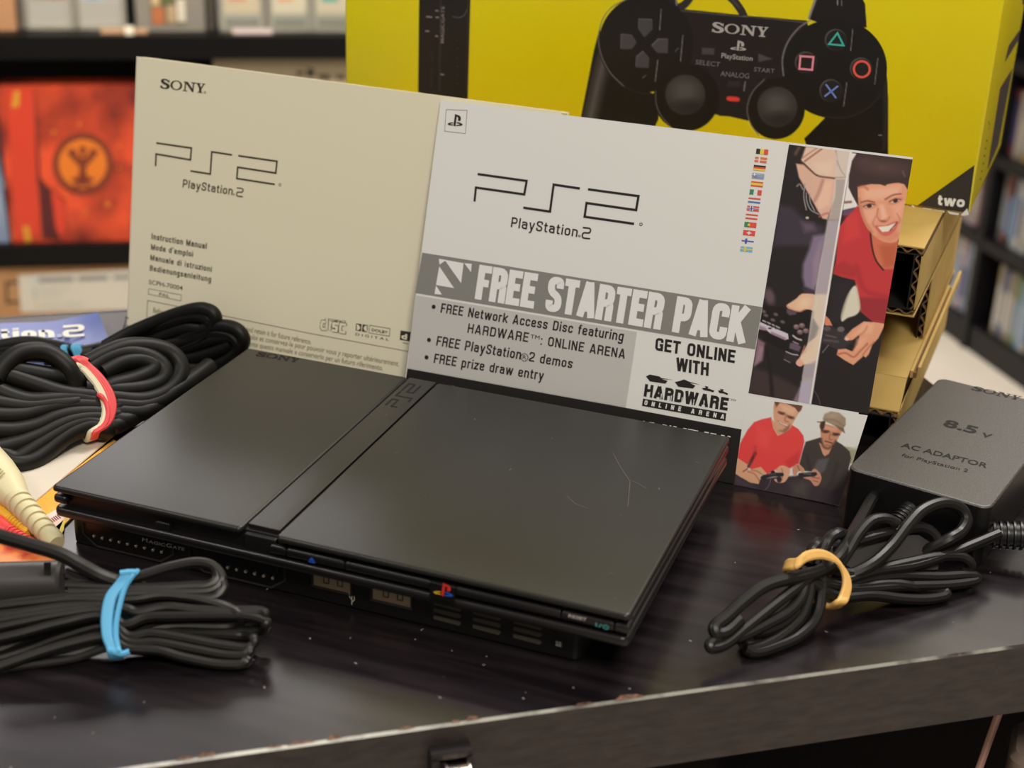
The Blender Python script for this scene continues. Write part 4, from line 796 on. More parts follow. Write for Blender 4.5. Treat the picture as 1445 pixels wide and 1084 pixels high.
for v in (448, 459, 470): stroke(mb, MN, [(176.4, v), (182, v+1)], .0003)
for t, a, b, c in (('Before using your unit read this manual carefully and retain it for future reference.', (216, 441), (439, 486), (217, 434)), ("Avant d'utiliser ce produit lisez le mode d'emploi et conservez-le pour pouvoir vous y reporter ultérieurement.", (215, 453.5), (563, 517), (216, 446.5)), ('Leggete attentamente questo manuale e conservarlo per un futuro riferimento.', (300, 478.5), (540, 523), (301, 471.5))): text(mb, MN, t, a, b, c, 1, .002)
zl = zoom(440, 420, 9.03)
text(mb, MN, 'COMPACT', zl((222, 295))[0], zl((436, 326))[0], zl((224, 267))[0], 0, .012)
def letter(strokes, w1, w2):
    for s in strokes: stroke(mb, MN, zl(*s), w1, 0, INK)
    for s in strokes: stroke(mb, MN, zl(*s), w2, 2, GRP)
DISC = ([(195, 262), (190, 405)], [(190, 312), (140, 305), (130, 330), (125, 380), (135, 398), (188, 402)], [(235, 330), (228, 418)], [(330, 335), (280, 326), (275, 365), (322, 378), (316, 425), (262, 415)], [(428, 362), (425, 345), (372, 338), (365, 380), (362, 425), (370, 436), (415, 444), (418, 425)])
letter(DISC, .0019, .0013)
DK = lambda *p: poly(mb, MN, zl(*p)); 
DK((565, 328), (635, 338), (628, 430), (560, 420)); DK((648, 340), (716, 350), (708, 442), (640, 432))
for cx, cy, s in ((575, 378, 1), (706, 395, -1)):
    mb.flat([[MN.px(*zl((cx+s*44*math.cos(t), cy+38*math.sin(t)+s*6*math.cos(t)))[0], GRP) for t in np.linspace(-math.pi/2, math.pi/2, 12)]], 2)
stroke(mb, MN, zl((738, 352), (998, 395), (990, 492), (730, 450)), .00025, closed=True); text(mb, MN, 'DOLBY', zl((762, 428))[0], zl((968, 464))[0], zl((766, 392))[0], 0, .02); text(mb, MN, 'D I G I T A L', zl((557, 480))[0], zl((980, 550))[0], zl((560, 450))[0], 0, .01)
DK((1133, 418), (1262, 438), (1248, 556), (1122, 540)); text(mb, MN, 'd', zl((1140, 525))[0], zl((1215, 540))[0], zl((1145, 452))[0], 2, .05, off=GRP); text(mb, MN, 'dts', zl((1155, 582))[0], zl((1225, 594))[0], zl((1157, 565))[0], 0, .01)
part('small_print', mb, [MK, MG, cream], man, smooth=False, label='model number, small print and audio logos')

# ================================================================== cardboard insert and yellow box
yb = math.radians(-2); EB = np.array([math.cos(yb), math.sin(yb), 0]); DB = np.array([-math.sin(yb), math.cos(yb), 0])
kraft = mat('corrugated_kraft', lin((202, 172, 102)), .75, noise=(lin((188, 154, 86)), 30, (1, 1, 1), .3, .7)); flute = mat('corrugation_brown', lin((122, 92, 58)), .9); inside = mat('black_inside', lin((20, 18, 16)), .7)  # inner faces of the board are coloured black
TO = np.array([.1766, .155, 0])         # foot of the right front edge of the upper tube
def tr(a, d, zz): return TO+EB*a+DB*d+Z*zz
def corr(mb, p, q, nrm, ext, t=.0038, pitch=.0062, out_mi=0, in_mi=2):
    """corrugated board from p to q (edge seen), thickness along nrm, extruded by ext"""
    p, q, nrm, ext = map(np.array, (p, q, nrm, ext)); L = np.linalg.norm(q-p); d = (q-p)/L
    mb.box(p, q-p, nrm*.0006, ext, out_mi); mb.box(p+nrm*(t-.0006), q-p, nrm*.0006, ext, in_mi)
    n = max(2, int(L/pitch*8)); a = []; b = []
    for k in range(n+1):
        s = L*k/n; h = .0006+(t-.0018)*(.5+.5*math.sin(2*math.pi*s/pitch)); a.append(p+d*s+nrm*h); b.append(p+d*s+nrm*(h+.0006))
    mb.loft([a+b[::-1], [x+ext for x in a+b[::-1]]], 1)
tray = thing('cardboard_insert', 'brown corrugated cardboard insert standing behind the leaflet, carrying the yellow box', 'cardboard insert', tuple(tr(-.15, .1, 0)))
zt, zb_ = .0965, .0640; LT = .30; DT = .17
mb = MB()
corr(mb, tr(-LT, 0, zt), tr(0, 0, zt), -Z, DB*DT); corr(mb, tr(0, 0, zt-.0038), tr(0, 0, zb_+.0038), -EB, DB*DT); corr(mb, tr(-LT, 0, zb_), tr(0, 0, zb_), Z, DB*DT, out_mi=0); corr(mb, tr(-LT, 0, zt-.0038), tr(-LT, 0, zb_+.0038), EB, DB*DT)
mb.box(tr(-LT+.004, DT-.004, zb_), EB*(LT-.008), DB*.003, Z*(zt-zb_), 2)
part('upper_tube', mb, [kraft, flute, inside], tray, smooth=False)
mb = MB(); zl_ = .0325
corr(mb, tr(-LT, .006, zl_), tr(.0005, .006, zl_), -Z, DB*(DT-.006)); 
corr(mb, tr(0.0005, -.006, .0195), tr(0.0005, -.006, 0), -EB, DB*(DT+.006)); corr(mb, tr(-LT, -.006, .0195), tr(-LT, -.006, 0), EB, DB*(DT+.006))
corr(mb, tr(-LT, -.006, .0205), tr(.0005, -.006, .0205), -Z, DB*.012+Z*.0118)
mb.box(tr(-LT+.004, .03, 0), EB*(LT-.008), DB*.003, Z*.028, 2)
part('lower_tray', mb, [kraft, flute, inside], tray, smooth=False)
mb = MB(); corr(mb, tr(.0003, .058, zb_), tr(.0003, .058, zl_), -EB, DB*(DT-.062)); mb.box(tr(-LT+.002, .160, zl_), EB*(LT-.01), DB*.004, Z*(zb_-zl_), 0)
part('side_wall', mb, [kraft, flute, inside], tray, smooth=False)
mb = MB()
for k, x_ in enumerate((.0009, .0037)): mb.box(tr(x_, .012+.003*k, zl_-.002), EB*.0013, DB*(.128+.02*k), Z*(.0034+.0012*k), 0)
corr(mb, tr(.0022, .0125, zl_-.002), tr(.0022, .0125, zl_+.0006), EB, DB*.126, t=.0016, pitch=.003, out_mi=1, in_mi=1)
part('folded_flap', mb, [kraft, flute], tray, smooth=False)

yel = mat('yellow_box_print', ink((226, 206, 6)), .35, coat=.1, noise=(ink((218, 196, 6)), 9, (1, 1, .4), .4, .7))
BX = np.array([.1905, .2156, .0967])
FB = Plane(BX, EB, Z); SB = Plane(BX, DB, Z)
xl = FB.ab(487, 112)[0]; BH, BD = .195, .138
box = thing('console_box', 'bright yellow printed carton with a game pad picture, resting on the cardboard insert', 'carton', tuple(BX+EB*xl/2+DB*BD/2))
def bxp(a, d, zz): return BX+EB*a+DB*d+Z*zz
mb = MB(); rr = .0016
def bring(zz, i):
    out = []
    for cx, cy, a0 in ((0, 0, -90), (0, BD, 0), (xl, BD, 90), (xl, 0, 180)):
        sx = -1 if cx == 0 else 1; sy = 1 if cy == 0 else -1
        for k in range(5):
            a = math.radians(a0+90*k/4); out.append(bxp(cx+sx*(rr+i)+rr*math.cos(a), cy+sy*(rr+i)+rr*math.sin(a), zz))
    return out
mb.loft([bring(.0002, .0006), bring(.001, 0), bring(BH-.001, 0), bring(BH, .0006)]); part('carton_body', mb, yel, box, angle=1.2)
# worn spots along the bottom front edge
mb = MB(); zw = zoom(1220, 169, 6.41)
for pts in ([(430, 765), (475, 800), (430, 800)], [(520, 795), (610, 805), (600, 822), (540, 818)], [(630, 810), (730, 825), (715, 842), (650, 832)], [(750, 825), (855, 845), (850, 862), (770, 850)], [(870, 860), (930, 800), (945, 860), (890, 868)]): poly(mb, FB, zw(*pts), 0, off=3*INK)
part('worn_spots', mb, mat('bare_white_board', ink((214, 208, 192)), .8), box, smooth=False, label='white worn spots along the bottom edge')
mb = MB(); poly(mb, FB, zw((995, 410), (938, 845), (480, 775))+[]); poly(mb, FB, zw((655, 0), (655, 1))+zw((660, 0)), 0) if False else None
part('black_triangle', mb, inkm((46, 42, 36)), box, smooth=False, label='black corner triangle')
mb = MB(); narrow(mb, FB, 'two', zw((658, 770))[0], zw((900, 792))[0], zw((670, 676))[0], s=.24, w=.95, r=.3, gap=.16, off=GRP)
part('corner_lettering', mb, inkm((220, 214, 198)), box, smooth=False, label='white word two')
mb = MB(); zs = zoom(1380, 0, 4.17)
poly(mb, SB, zs((245, 175), (180, 270), (158, 365), (238, 235))); poly(mb, SB, zs((203, 402), (130, 520), (55, 1000), (120, 850))); poly(mb, SB, zs((262, -10), (262, 25), (272, 26), (274, -10)))
for k in range(6):
    u, v = 50-k*7.5, 825+k*45; poly(mb, SB, zs((u-4, v+8), (u+4, v-6), (u+5, v+6)))
stroke(mb, SB, zs((60, 715), (70, 740), (58, 765)), .0004)
part('side_stripes', mb, inkm((58, 46, 40)), box, smooth=False, label='black slanting stripes on the side')
# printed console edge
mb = MB(); poly(mb, FB, [(592, -40), (590, 130), (660, 145), (665, -40)], 0)
zk = zoom(570, 0, 7.74)
poly(mb, FB, zk((395, -100), (415, -100), (400, 985), (385, 985)), 1, GRP); poly(mb, FB, zk((700, -100), (715, -100), (690, 1020), (678, 1018)), 1, GRP)
stroke(mb, FB, zk((535, 180), (600, 195), (660, 170), (700, 90), (705, -60)), .0006, 2, GRP)
for a, b in (((245, 180), (310, 188)), ((235, 338), (280, 340)), ((345, 115), (380, 118)), ((350, 188), (385, 190)), ((345, 392), (375, 395)), ((400, 810), (440, 815))): stroke(mb, FB, zk(a, b), .0007, 3, GRP)
for k in range(6): poly(mb, FB, zk((575, 430+k*95), (598, 425+k*95), (596, 445+k*95), (574, 452+k*95)), 1, GRP)
text(mb, FB, 'MAGICGATE', zk((440, 470))[0], zk((446, 66))[0], zk((402, 470))[0], 3, .01, off=GRP); text(mb, FB, 'MEMORY CARD', zk((318, 950))[0], zk((326, 560))[0], zk((285, 950))[0], 1, .006, off=GRP)
part('console_picture', mb, [inkm((24, 20, 18)), inkm((46, 41, 38)), inkm((70, 66, 62)), inkm((128, 118, 108))], box, smooth=False, label='printed picture of an upright black console')
# printed game pad
c1 = zoom(810, 0, 6.02); c2 = zoom(1030, 0, 5.1625); YB = (226, 206, 6)
cv = Canvas(FB, (815, -40), (1262, -14), (1262, 232), (815, 200), .00040, YB, cut=True)
PK, PK2 = (22, 18, 18), (31, 25, 26)
cv.line(c1((860, 70), (930, 45), (985, -20), (1010, -90)), 11, (44, 38, 37), 1.4); cv.line(c1((1290, -60), (1370, 20), (1420, 90), (1440, 130)), 11, (44, 38, 37), 1.4); cv.line(c1((1330, -20), (1400, 60)), 2.4, (74, 66, 62), 3)
cv.poly(c1((215, 250), (170, 420), (60, 980), (40, 1130), (640, 1180), (720, 1010), (690, 800), (400, 700)), PK, 1.2)
cv.line(c1((250, 520), (190, 760), (120, 1080)), 14, (92, 86, 80), 16, .9); cv.line(c1((215, 450), (90, 980)), 2.5, (58, 50, 46), 4, .9)
cv.poly(c1((860, 70), (1445, 130))+c2((560, 150), (600, 300), (560, 700), (130, 880), (0, 850))+c1((1240, 985), (1000, 900), (900, 300)), PK2, 1.2); cv.line(c1((900, 90), (1445, 142))+c2((120, 118), (560, 165)), 1.2, (98, 90, 86), 1.6)
cv.poly(c1((430, -60), (870, -60), (880, 40), (900, 110), (430, 60)), (30, 25, 24), 1.2); cv.line(c1((860, -60), (872, 40)), 2.4, (128, 120, 116), 2)
cv.ell(c1((612, 372))[0], 402/6.02, 412/6.02, PK, 1.2); cv.line(c1((470, -15), (330, 55), (240, 170), (208, 330), (235, 480), (310, 620), (420, 730)), 1.6, (104, 98, 92), 1.8); cv.line(c1((420, 735), (560, 790), (680, 795)), 1, (48, 43, 40), 1.6)
cv.poly(c2((1100, 400), (1145, 560), (1153, 720), (1153, 1180), (600, 1180), (540, 1010), (700, 850)), (18, 15, 15), 1.2); cv.line(c2((1130, 600), (1132, 900), (1120, 1084)), 4, (46, 40, 38), 6, .9)
cv.poly(c2((622, -30), (955, -30), (985, 30), (997, 200), (800, 200), (600, 150), (572, 135)), (26, 21, 21), 1.2); cv.line(c2((625, -10), (575, 130)), 3.4, (134, 128, 122), 1.8); cv.line(c2((785, 0), (785, 35)), 1.2, (180, 172, 164), 1); cv.line(c2((815, 5), (815, 40)), 1.2, (120, 112, 106), 1)
cv.ell(c2((762, 500))[0], 383/5.1625, 362/5.1625, (20, 17, 17), 1.2); cv.line(c2((590, 145), (500, 205), (420, 310), (383, 430), (390, 550)), 1.8, (132, 126, 120), 1.8); cv.line(c2((680, 850), (850, 858), (1000, 790), (1100, 690)), 1, (48, 43, 40), 1.8)
cv.ell(c1((955, 830))[0], 280/6.02, 285/6.02, (20, 17, 16), 1.2); cv.line(c1((692, 770), (700, 890), (745, 990), (820, 1075)), 1.4, (92, 86, 80), 1.6)
cv.ell(c2((335, 790))[0], 212/5.1625, 225/5.1625, (22, 18, 17), 1.2); cv.line(c2((250, 580), (165, 670), (126, 790), (150, 900), (210, 990)), 1.6, (104, 98, 92), 1.8)
for c in (c1((945, 805))[0], c2((345, 780))[0]): cv.ell(c, 28.2, 28.4, (50, 46, 44), 1.4); cv.ell((c[0]-1, c[1]-5), 18, 16, (80, 75, 71), 20, .9); cv.ell((c[0]+6, c[1]+17), 18, 9, (32, 28, 27), 12, .7)
for pts in ([(548, 158), (662, 163), (662, 245), (595, 312), (545, 240)], [(398, 288), (490, 296), (528, 355), (488, 412), (395, 412)], [(715, 326), (797, 328), (792, 448), (705, 445), (655, 385)], [(585, 430), (636, 490), (630, 572), (523, 566), (528, 480)]):
    cv.poly(c1(*pts), (104, 100, 98), 1.2); cv.poly([(x+.8, y+1.0) for x, y in c1(*pts)], (66, 62, 62), 1.6)
for q in ([(740, 80), (728, 255)], [(925, 300), (905, 520)], [(712, 510), (690, 690)]): cv.line(c1(*q), 1.1, (136, 128, 120), 1.2)
for q in ([(895, 215), (880, 370)], [(1078, 425), (1055, 612)], [(852, 602), (828, 775)]): cv.line(c2(*q), 1.1, (128, 120, 114), 1.2)
cv.line(c1((860, 435), (885, 410)), .8, (128, 120, 114), 1); cv.line(c1((585, 660), (610, 640)), .8, (128, 120, 114), 1)
for p, r in (((770, 290), 75), ((553, 455), 76), ((955, 500), 77), ((735, 660), 79)):
    c = c2(p)[0]; R_ = r/5.1625; cv.ell(c, R_+.6, R_+.6, (92, 86, 82), 1.6); cv.ell((c[0]+.9, c[1]+.9), R_, R_, (32, 28, 28), 1.6)
cv.poly(c1((1088, 405), (1196, 410), (1190, 466), (1084, 461)), (66, 61, 61), 1.4); cv.poly(c2((208, 390), (314, 430), (205, 452)), (72, 64, 66), 1.4); cv.poly(c1((1308, 685), (1412, 692), (1406, 742), (1302, 736)), (42, 38, 38), 1.4); cv.poly(c1((1306, 820), (1398, 828), (1396, 862), (1304, 854)), (214, 60, 50), 2, 1, True)
cv.line(c2((112, 596), (102, 660)), 1.6, (128, 122, 116), 1.4); cv.line(c2((1085, 985), (1105, 985)), 1.2, (170, 160, 150), 1.4)
pad = cv.build('game_pad_picture', box, label='large printed picture of a black game pad')
mb = MB(); LTm = [inkm((168, 160, 150)), inkm((112, 104, 100)), inkm((60, 168, 148)), inkm((220, 132, 142)), inkm((222, 84, 70)), inkm((108, 130, 188))]
brand(mb, FB, (1004.5, 45), (1083, 52.5), (1006, 31), 0, 3*INK); emblem(mb, FB, (1030.5, 70), (1053, 73), (1032.5, 55.5), (0, 0), 3*INK)
text(mb, FB, 'PlayStation', (1018, 81.5), (1062, 86), (1018.8, 74.5), 0, .004, off=3*INK)
for t, a, b, c in (('SELECT', (981.5, 90.5), (1016, 94.2), (982.5, 84)), ('START', (1064, 100.5), (1093, 103.3), (1064.8, 94.5)), ('ANALOG', (1016.5, 107), (1057, 110.8), (1017.5, 100))): text(mb, FB, t, a, b, c, 1, .006, off=3*INK)
stroke(mb, FB, c2((785, 240), (829, 330), (722, 321)), .00085, 2, 3*INK, True); stroke(mb, FB, c2((515, 408), (610, 415), (600, 508), (507, 500)), .00095, 3, 3*INK, True)
stroke(mb, FB, [c2((962+58*math.cos(t), 503+58*math.sin(t)))[0] for t in np.linspace(0, 6.2832, 30)], .00105, 4, 3*INK); stroke(mb, FB, c2((690, 702), (790, 625)), .0008, 5, 3*INK); stroke(mb, FB, c2((700, 613), (775, 714)), .0008, 5, 3*INK)
part('pad_lettering', mb, LTm, pad, smooth=False, label='lettering and coloured button symbols')

# ================================================================== power adaptor
adm = mat('adaptor_grain_sparkle_black', lin((54, 52, 51)), .40, spec=.6, bump=(2600, .25, .0004), noise=(lin((96, 92, 88)), 2400, (1, 1, 1), .46, .66)); ads = mat('adaptor_side_black', lin((16, 15, 16)), .4)  # pale noise paints the sparkle of light on the grained top
HA = .0275; P0, P1, P2 = onz(1195, 660, HA), onz(1397, 718.5, HA), onz(1318, 530, HA)
ea = P1-P0; ea /= np.linalg.norm(ea); da = np.array([-ea[1], ea[0], 0]); WA, LA = np.linalg.norm(P1-P0), (P2-P0)@da
ada = thing('power_adaptor', 'black grained oblong power adaptor with embossed lettering at the right of the console', 'power adaptor', tuple(P0*[1, 1, 0]+ea*WA/2+da*LA/2))
def adp(p): return P0*np.array([1, 1, 0])+ea*p[0]+da*p[1]+Z*p[2]
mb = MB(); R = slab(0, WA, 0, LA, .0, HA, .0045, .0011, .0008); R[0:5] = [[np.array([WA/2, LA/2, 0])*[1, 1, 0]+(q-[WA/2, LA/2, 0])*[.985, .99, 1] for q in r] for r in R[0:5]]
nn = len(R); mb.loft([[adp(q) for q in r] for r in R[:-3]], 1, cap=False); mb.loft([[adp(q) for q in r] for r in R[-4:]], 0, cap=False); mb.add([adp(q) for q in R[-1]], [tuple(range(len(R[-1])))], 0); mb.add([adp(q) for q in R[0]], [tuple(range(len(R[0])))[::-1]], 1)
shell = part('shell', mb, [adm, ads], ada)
AT = Plane(P0, ea, da); z3 = zoom(1160, 510, 5.067); mb = MB()
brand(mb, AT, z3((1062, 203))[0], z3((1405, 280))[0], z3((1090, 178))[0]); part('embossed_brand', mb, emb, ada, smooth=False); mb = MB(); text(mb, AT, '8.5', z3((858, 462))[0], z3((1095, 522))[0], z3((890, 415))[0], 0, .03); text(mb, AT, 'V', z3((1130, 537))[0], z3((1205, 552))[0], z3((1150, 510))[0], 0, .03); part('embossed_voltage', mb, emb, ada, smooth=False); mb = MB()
text(mb, AT, 'AC ADAPTOR', z3((560, 612))[0], z3((1175, 765))[0], z3((580, 582))[0], 0, .016); text(mb, AT, 'for PlayStation 2', z3((565, 680))[0], z3((1040, 795))[0], z3((578, 660))[0], 0, .006)
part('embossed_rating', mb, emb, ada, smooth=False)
# ================================================================== cables
cab = mat('cable_black_rubber', lin((15, 14, 13)), .48, spec=.28); cab2 = mat('cable_grey_black', lin((22, 20, 19)), .38, spec=.42)
def lay(pa, pb, tilt):
    a, b = onz(*pa), onz(*pb); ex = (b-a)/np.linalg.norm(b-a); back = np.array([-ex[1], ex[0], 0]); t = math.radians(tilt)
    return Plane(a, ex, Z*math.cos(t)+back*math.sin(t))
def strand(mb, pl, pts, r, off=0.0, mi=0, flat=1.0, n=7, seg=10, zmin=None, ymax=None):
    P = []
    for p in pts:
        q = pl.px(p[0], p[1], off+(p[2] if len(p) > 2 else 0.0))
        if ymax is not None and q[1] > ymax: q = onpl(p[0], p[1], np.array([0, ymax, 0]), np.array([0, -1.0, 0]))
        q[2] = max(q[2], r*1.02 if zmin is None else zmin); P.append(q)
    mb.tube(catmull(P, n), r, seg, mi=mi, flat=flat)
def band(mb, pl, pts, r, off, back, mi=0, wide=1.0):
    """elastic: seen side through pixels, closed behind the bundle"""
    Fp = [pl.px(p[0], p[1], off) for p in pts]
    for q in Fp: q[2] = max(q[2], r*1.05)
    bp = [Fp[-1]-pl.n*back*.5, (Fp[0]+Fp[-1])/2-pl.n*back*1.0, Fp[0]-pl.n*back*.5]
    for q in bp: q[2] = max(q[2], r*1.05)
    C_ = catmull(Fp+bp, 6, True); mb.tube(C_, r, 8, closed=True, mi=mi)

# --- front left bundle
LC = lay((0, 952), (345, 944), 45); zC = zoom(0, 709, 2.89)
rC = .0019
CB = [[(-60, 438), (150, 414), (300, 400), (430, 402), (560, 400), (650, 386), (750, 390), (850, 410), (930, 436), (985, 470), (960, 500), (880, 505), (700, 500), (520, 530), (420, 470), (250, 505), (120, 545), (-40, 610)],
 [(-60, 475), (100, 455), (260, 430), (430, 425), (520, 440), (570, 455), (680, 434), (800, 444), (950, 450), (1060, 452), (1084, 468), (1060, 484), (900, 490), (700, 490), (600, 500), (500, 530), (420, 500), (250, 545), (100, 600), (-60, 670)],
 [(-60, 530), (100, 495), (250, 465), (430, 445), (510, 505), (600, 475), (700, 470), (850, 468), (1000, 470), (1078, 488), (1086, 508), (1050, 522), (900, 524), (760, 522), (650, 515), (520, 520), (430, 520), (280, 575), (130, 635), (-60, 730)],
 [(-60, 500), (100, 470), (280, 445), (430, 440), (520, 548), (620, 541), (750, 560), (880, 586), (990, 600), (1030, 590), (1035, 560), (980, 545), (850, 535), (700, 530), (520, 545), (430, 545), (280, 600), (130, 660), (-60, 745)],
 [(-60, 575), (80, 545), (250, 500), (430, 470), (520, 572), (650, 578), (800, 606), (920, 628), (1000, 628), (1020, 605), (970, 590), (850, 570), (700, 555), (520, 565), (440, 560), (300, 610), (150, 650), (-60, 735)],
 [(-60, 700), (150, 625), (300, 580), (440, 555), (530, 600), (650, 610), (750, 638), (880, 664), (980, 666), (1010, 648), (980, 630), (850, 615), (700, 590), (530, 585), (440, 580), (300, 625), (150, 672), (-60, 730)],
 [(275, 345), (450, 352), (600, 357), (780, 350), (850, 346), (888, 318), (872, 270), (805, 254), (700, 272), (600, 302), (540, 318)],
 [(285, 372), (450, 368), (600, 366), (750, 372), (860, 366), (905, 330), (900, 300), (880, 275)],
 [(270, 392), (450, 385), (600, 378), (760, 392), (870, 396), (912, 362), (908, 330)]]
bc = thing('cable_bundle', 'slim black cable coiled and bound with a blue rubber band, at the front left corner', 'cable', tuple(LC.px(150, 900)*np.array([1, 1, 0])))
mb = MB()
for i, s in enumerate(CB):
    s = zC(*s); tip = max(range(len(s)), key=lambda k: s[k][0]) if i < 6 else 99
    strand(mb, LC, [(p[0], p[1], 0 if k <= tip else -.0030-.0008*min(3, k-tip)) for k, p in enumerate(s)], rC, rC*1.42)
for s in CB[:6]: strand(mb, LC, [(u-3, v-5) for u, v in zC(*s)], rC, -rC*2.6)
part('cable', mb, cab2, bc)
mb = MB(); th = zC((-60, 128), (0, 148), (120, 182), (250, 222), (340, 270), (420, 312), (500, 336), (580, 352), (640, 372)); strand(mb, LC, [(p[0], p[1], 0 if k < 6 else -.002*(k-5)) for k, p in enumerate(th)], .0025, .0040)
strand(mb, LC, zC((272, 300), (320, 320), (400, 335), (480, 345)), .0017, .001); strand(mb, LC, zC((268, 285), (340, 312), (430, 335)), .0017, .0005)
part('thick_lead', mb, cab2, bc, label='thicker end of the cable running off to the left')
mb = MB(); f0, f1 = onz(-70, 826, .0105), onz(88, 822, .0105)
ax = (f1-f0)/np.linalg.norm(f1-f0); mb.lathe(f0, f1, [(0, .0068), (.04, .0080), (.97, .0080), (1, .0070)], 28)
fer = part('ferrite_core', mb, mat('ferrite_case_black', lin((62, 59, 58)), .38), bc, angle=.5)
mb = MB(); c = f0+(f1-f0)*.90; nv = CAM-c; nv -= ax*(nv@ax); nv /= np.linalg.norm(nv); uv = np.cross(nv, ax); uv = uv if uv[2] > 0 else -uv
cc = c+uv*.0030+nv*.0071; mb.box(cc-ax*.0012, ax*.0024, uv*.0042, nv*.0008); part('clip_notch', mb, hole, fer, smooth=False)
bm_ = mat('rubber_blue', lin((92, 176, 224)), .5); 
mb = MB()
for k in range(4): band(mb, LC, zC((520+k*6, 303), (488+k*9, 345), (448+k*9, 400), (432+k*9, 480), (436+k*8, 555), (452+k*8, 600), (458+k*9, 622)), .0010, .0048, .010)
band(mb, LC, zC((560, 303), (520, 360), (498, 430), (484, 500), (482, 560), (490, 605), (496, 622)), .0010, .0052, .011)
P = [LC.px(*q, .0055) for q in zC((500, 306), (540, 302), (566, 303))]; mb.tube(catmull(P, 5), .0012, 8)
P = [LC.px(*q, .0050) for q in zC((470, 622), (505, 630), (536, 621))]
for q in P: q[2] = max(q[2], .0012)
mb.tube(catmull(P, 5), .0011, 8)
single('rubber_band', mb, bm_, 'light blue rubber band around the slim cable bundle in the front left corner', 'rubber band')

# --- rear left: thick power lead with red and white band
LA_ = lay((0, 668), (170, 622), 42); r5 = zoom(0, 500, 6.02); r4 = zoom(0, 350, 2.89); rA = .0043
AB = [[r5((-90, 270), (0, 150), (130, 60), (300, 42), (430, 90), (540, 190), (600, 300), (590, 400), (560, 440))[i]+((0,) if i < 6 else (-.003*(i-5),)) for i in range(9)],
 r5((-120, 190), (0, 215), (150, 262), (300, 312), (450, 360), (600, 388), (780, 402), (1000, 418))+r4((440, 630), (560, 640), (650, 612), (705, 560), (718, 500), (680, 450), (600, 424), (500, 424), (410, 455), (340, 490)),
 r5((-60, 190), (60, 172), (200, 195), (380, 225), (520, 232), (620, 262))+r4((340, 520), (420, 470), (510, 448), (600, 468), (650, 510), (640, 560), (570, 590), (450, 600), (330, 590)),
 r5((-100, 330), (60, 400), (220, 440), (420, 430), (600, 420), (820, 440))+r4((420, 590), (520, 560), (590, 530), (610, 500), (560, 480), (480, 490), (400, 530)),
 r5((-100, 560), (60, 565), (200, 552), (400, 500), (600, 475), (800, 482), (960, 500))+r4((460, 660), (560, 665), (640, 640), (700, 600)),
 r5((-100, 850), (0, 832), (150, 792), (300, 732), (450, 655), (600, 602), (780, 582), (920, 600))+r4((460, 690), (540, 690), (600, 675)),
 r5((-90, 850), (20, 905), (90, 930), (160, 900), (300, 810), (420, 735), (560, 660), (700, 620), (830, 640))+r4((440, 715), (500, 720)),
 r5((-60, 880), (60, 945), (160, 975), (260, 945), (370, 860), (480, 770), (600, 695), (740, 650), (860, 690))+r4((430, 745), (470, 738)),
 r5((-100, 690), (100, 690), (280, 650), (430, 585), (600, 545), (800, 540), (960, 560)),
 r5((-100, 450), (80, 480), (240, 490), (420, 470), (620, 450))]
ba = thing('power_lead', 'thick black power lead coiled and tied with a red and white band', 'cable', tuple(LA_.px(60, 640)*np.array([1, 1, 0])))
mb = MB()
for i, s in enumerate(AB):
    if i > 3: u, v = s[-1]; s = s+[(u+26, v-19, -.003), (u+54, v-41, -.006)]
    strand(mb, LA_, s, rA, rA*1.40+(.003 if i == 0 else 0), seg=12)
for i in (1, 2, 4, 5, 8): strand(mb, LA_, [(u+2, v-9) for u, v in AB[i]][:14], rA, -rA*1.1, seg=10)
part('cable', mb, cab, ba)
redb, whb = mat('rubber_red', lin((222, 74, 78)), .5), mat('rubber_cream', lin((216, 208, 180)), .5)
mb = MB(); B0 = [(560, 125), (640, 190), (715, 265), (775, 350), (815, 440), (835, 530), (825, 610), (790, 680), (720, 728)]
sh = lambda k, w=0: [(x+k*(1-.25*abs(i-4)/4), y-k*.25) for i, (x, y) in enumerate(B0)]
for k, m_ in ((0, 1), (22, 1), (44, 0), (66, 0), (84, 0)):
    pts = sh(k); 
    if m_ == 1: pts = [(590, 165)]+pts[1:]
    band(mb, LA_, r5(*pts), .0014, rA*2.25, .016, m_)
band(mb, LA_, r5((790, 420), (838, 480), (858, 560), (846, 640), (800, 700), (740, 735)), .0012, rA*2.45, .015, 0)
P = [LA_.px(*q, rA*2.2) for q in r5((555, 120), (600, 112), (650, 112), (690, 130))]; mb.tube(catmull(P, 5), .0017, 8)
single('rubber_band', mb, [redb, whb], 'red and cream twisted rubber band around the thick power lead left of the console', 'rubber band')

# --- rear left: flat lead with moulded plug
LB_ = lay((-20, 512), (330, 522), 24); rB = .0035
BB = [r4((-60, 415), (60, 392), (140, 388), (220, 402), (300, 420), (350, 425)), r4((440, 405), (550, 345), (680, 285), (790, 252), (850, 254), (878, 285), (858, 335), (780, 372), (650, 402), (480, 415), (360, 432)),
 r4((740, 505), (820, 495), (910, 465), (975, 415), (992, 370), (960, 330), (890, 318), (810, 335), (720, 382), (620, 425), (540, 440)), r4((480, 430), (580, 395), (680, 350), (760, 325), (830, 330)), r4((660, 440), (780, 400), (880, 368), (945, 362)), r4((640, 465), (780, 445), (880, 420), (950, 390)), r4((-60, 440), (60, 432), (150, 440), (260, 442)), r4((-60, 425), (100, 410), (260, 428))]
bb = thing('flat_lead', 'looped flat black lead bound by a blue band, in front of the cream manual', 'cable', tuple(LB_.px(200, 500)*np.array([1, 1, 0])))
mb = MB()
for i, s in enumerate(BB): strand(mb, LB_, s, rB, rB*.6+(.004 if i in (1, 2) else 0), seg=12, ymax=.094)
for i in (1, 2): strand(mb, LB_, [(u-6, v+9) for u, v in BB[i]], rB, -.001, seg=10, ymax=.094)
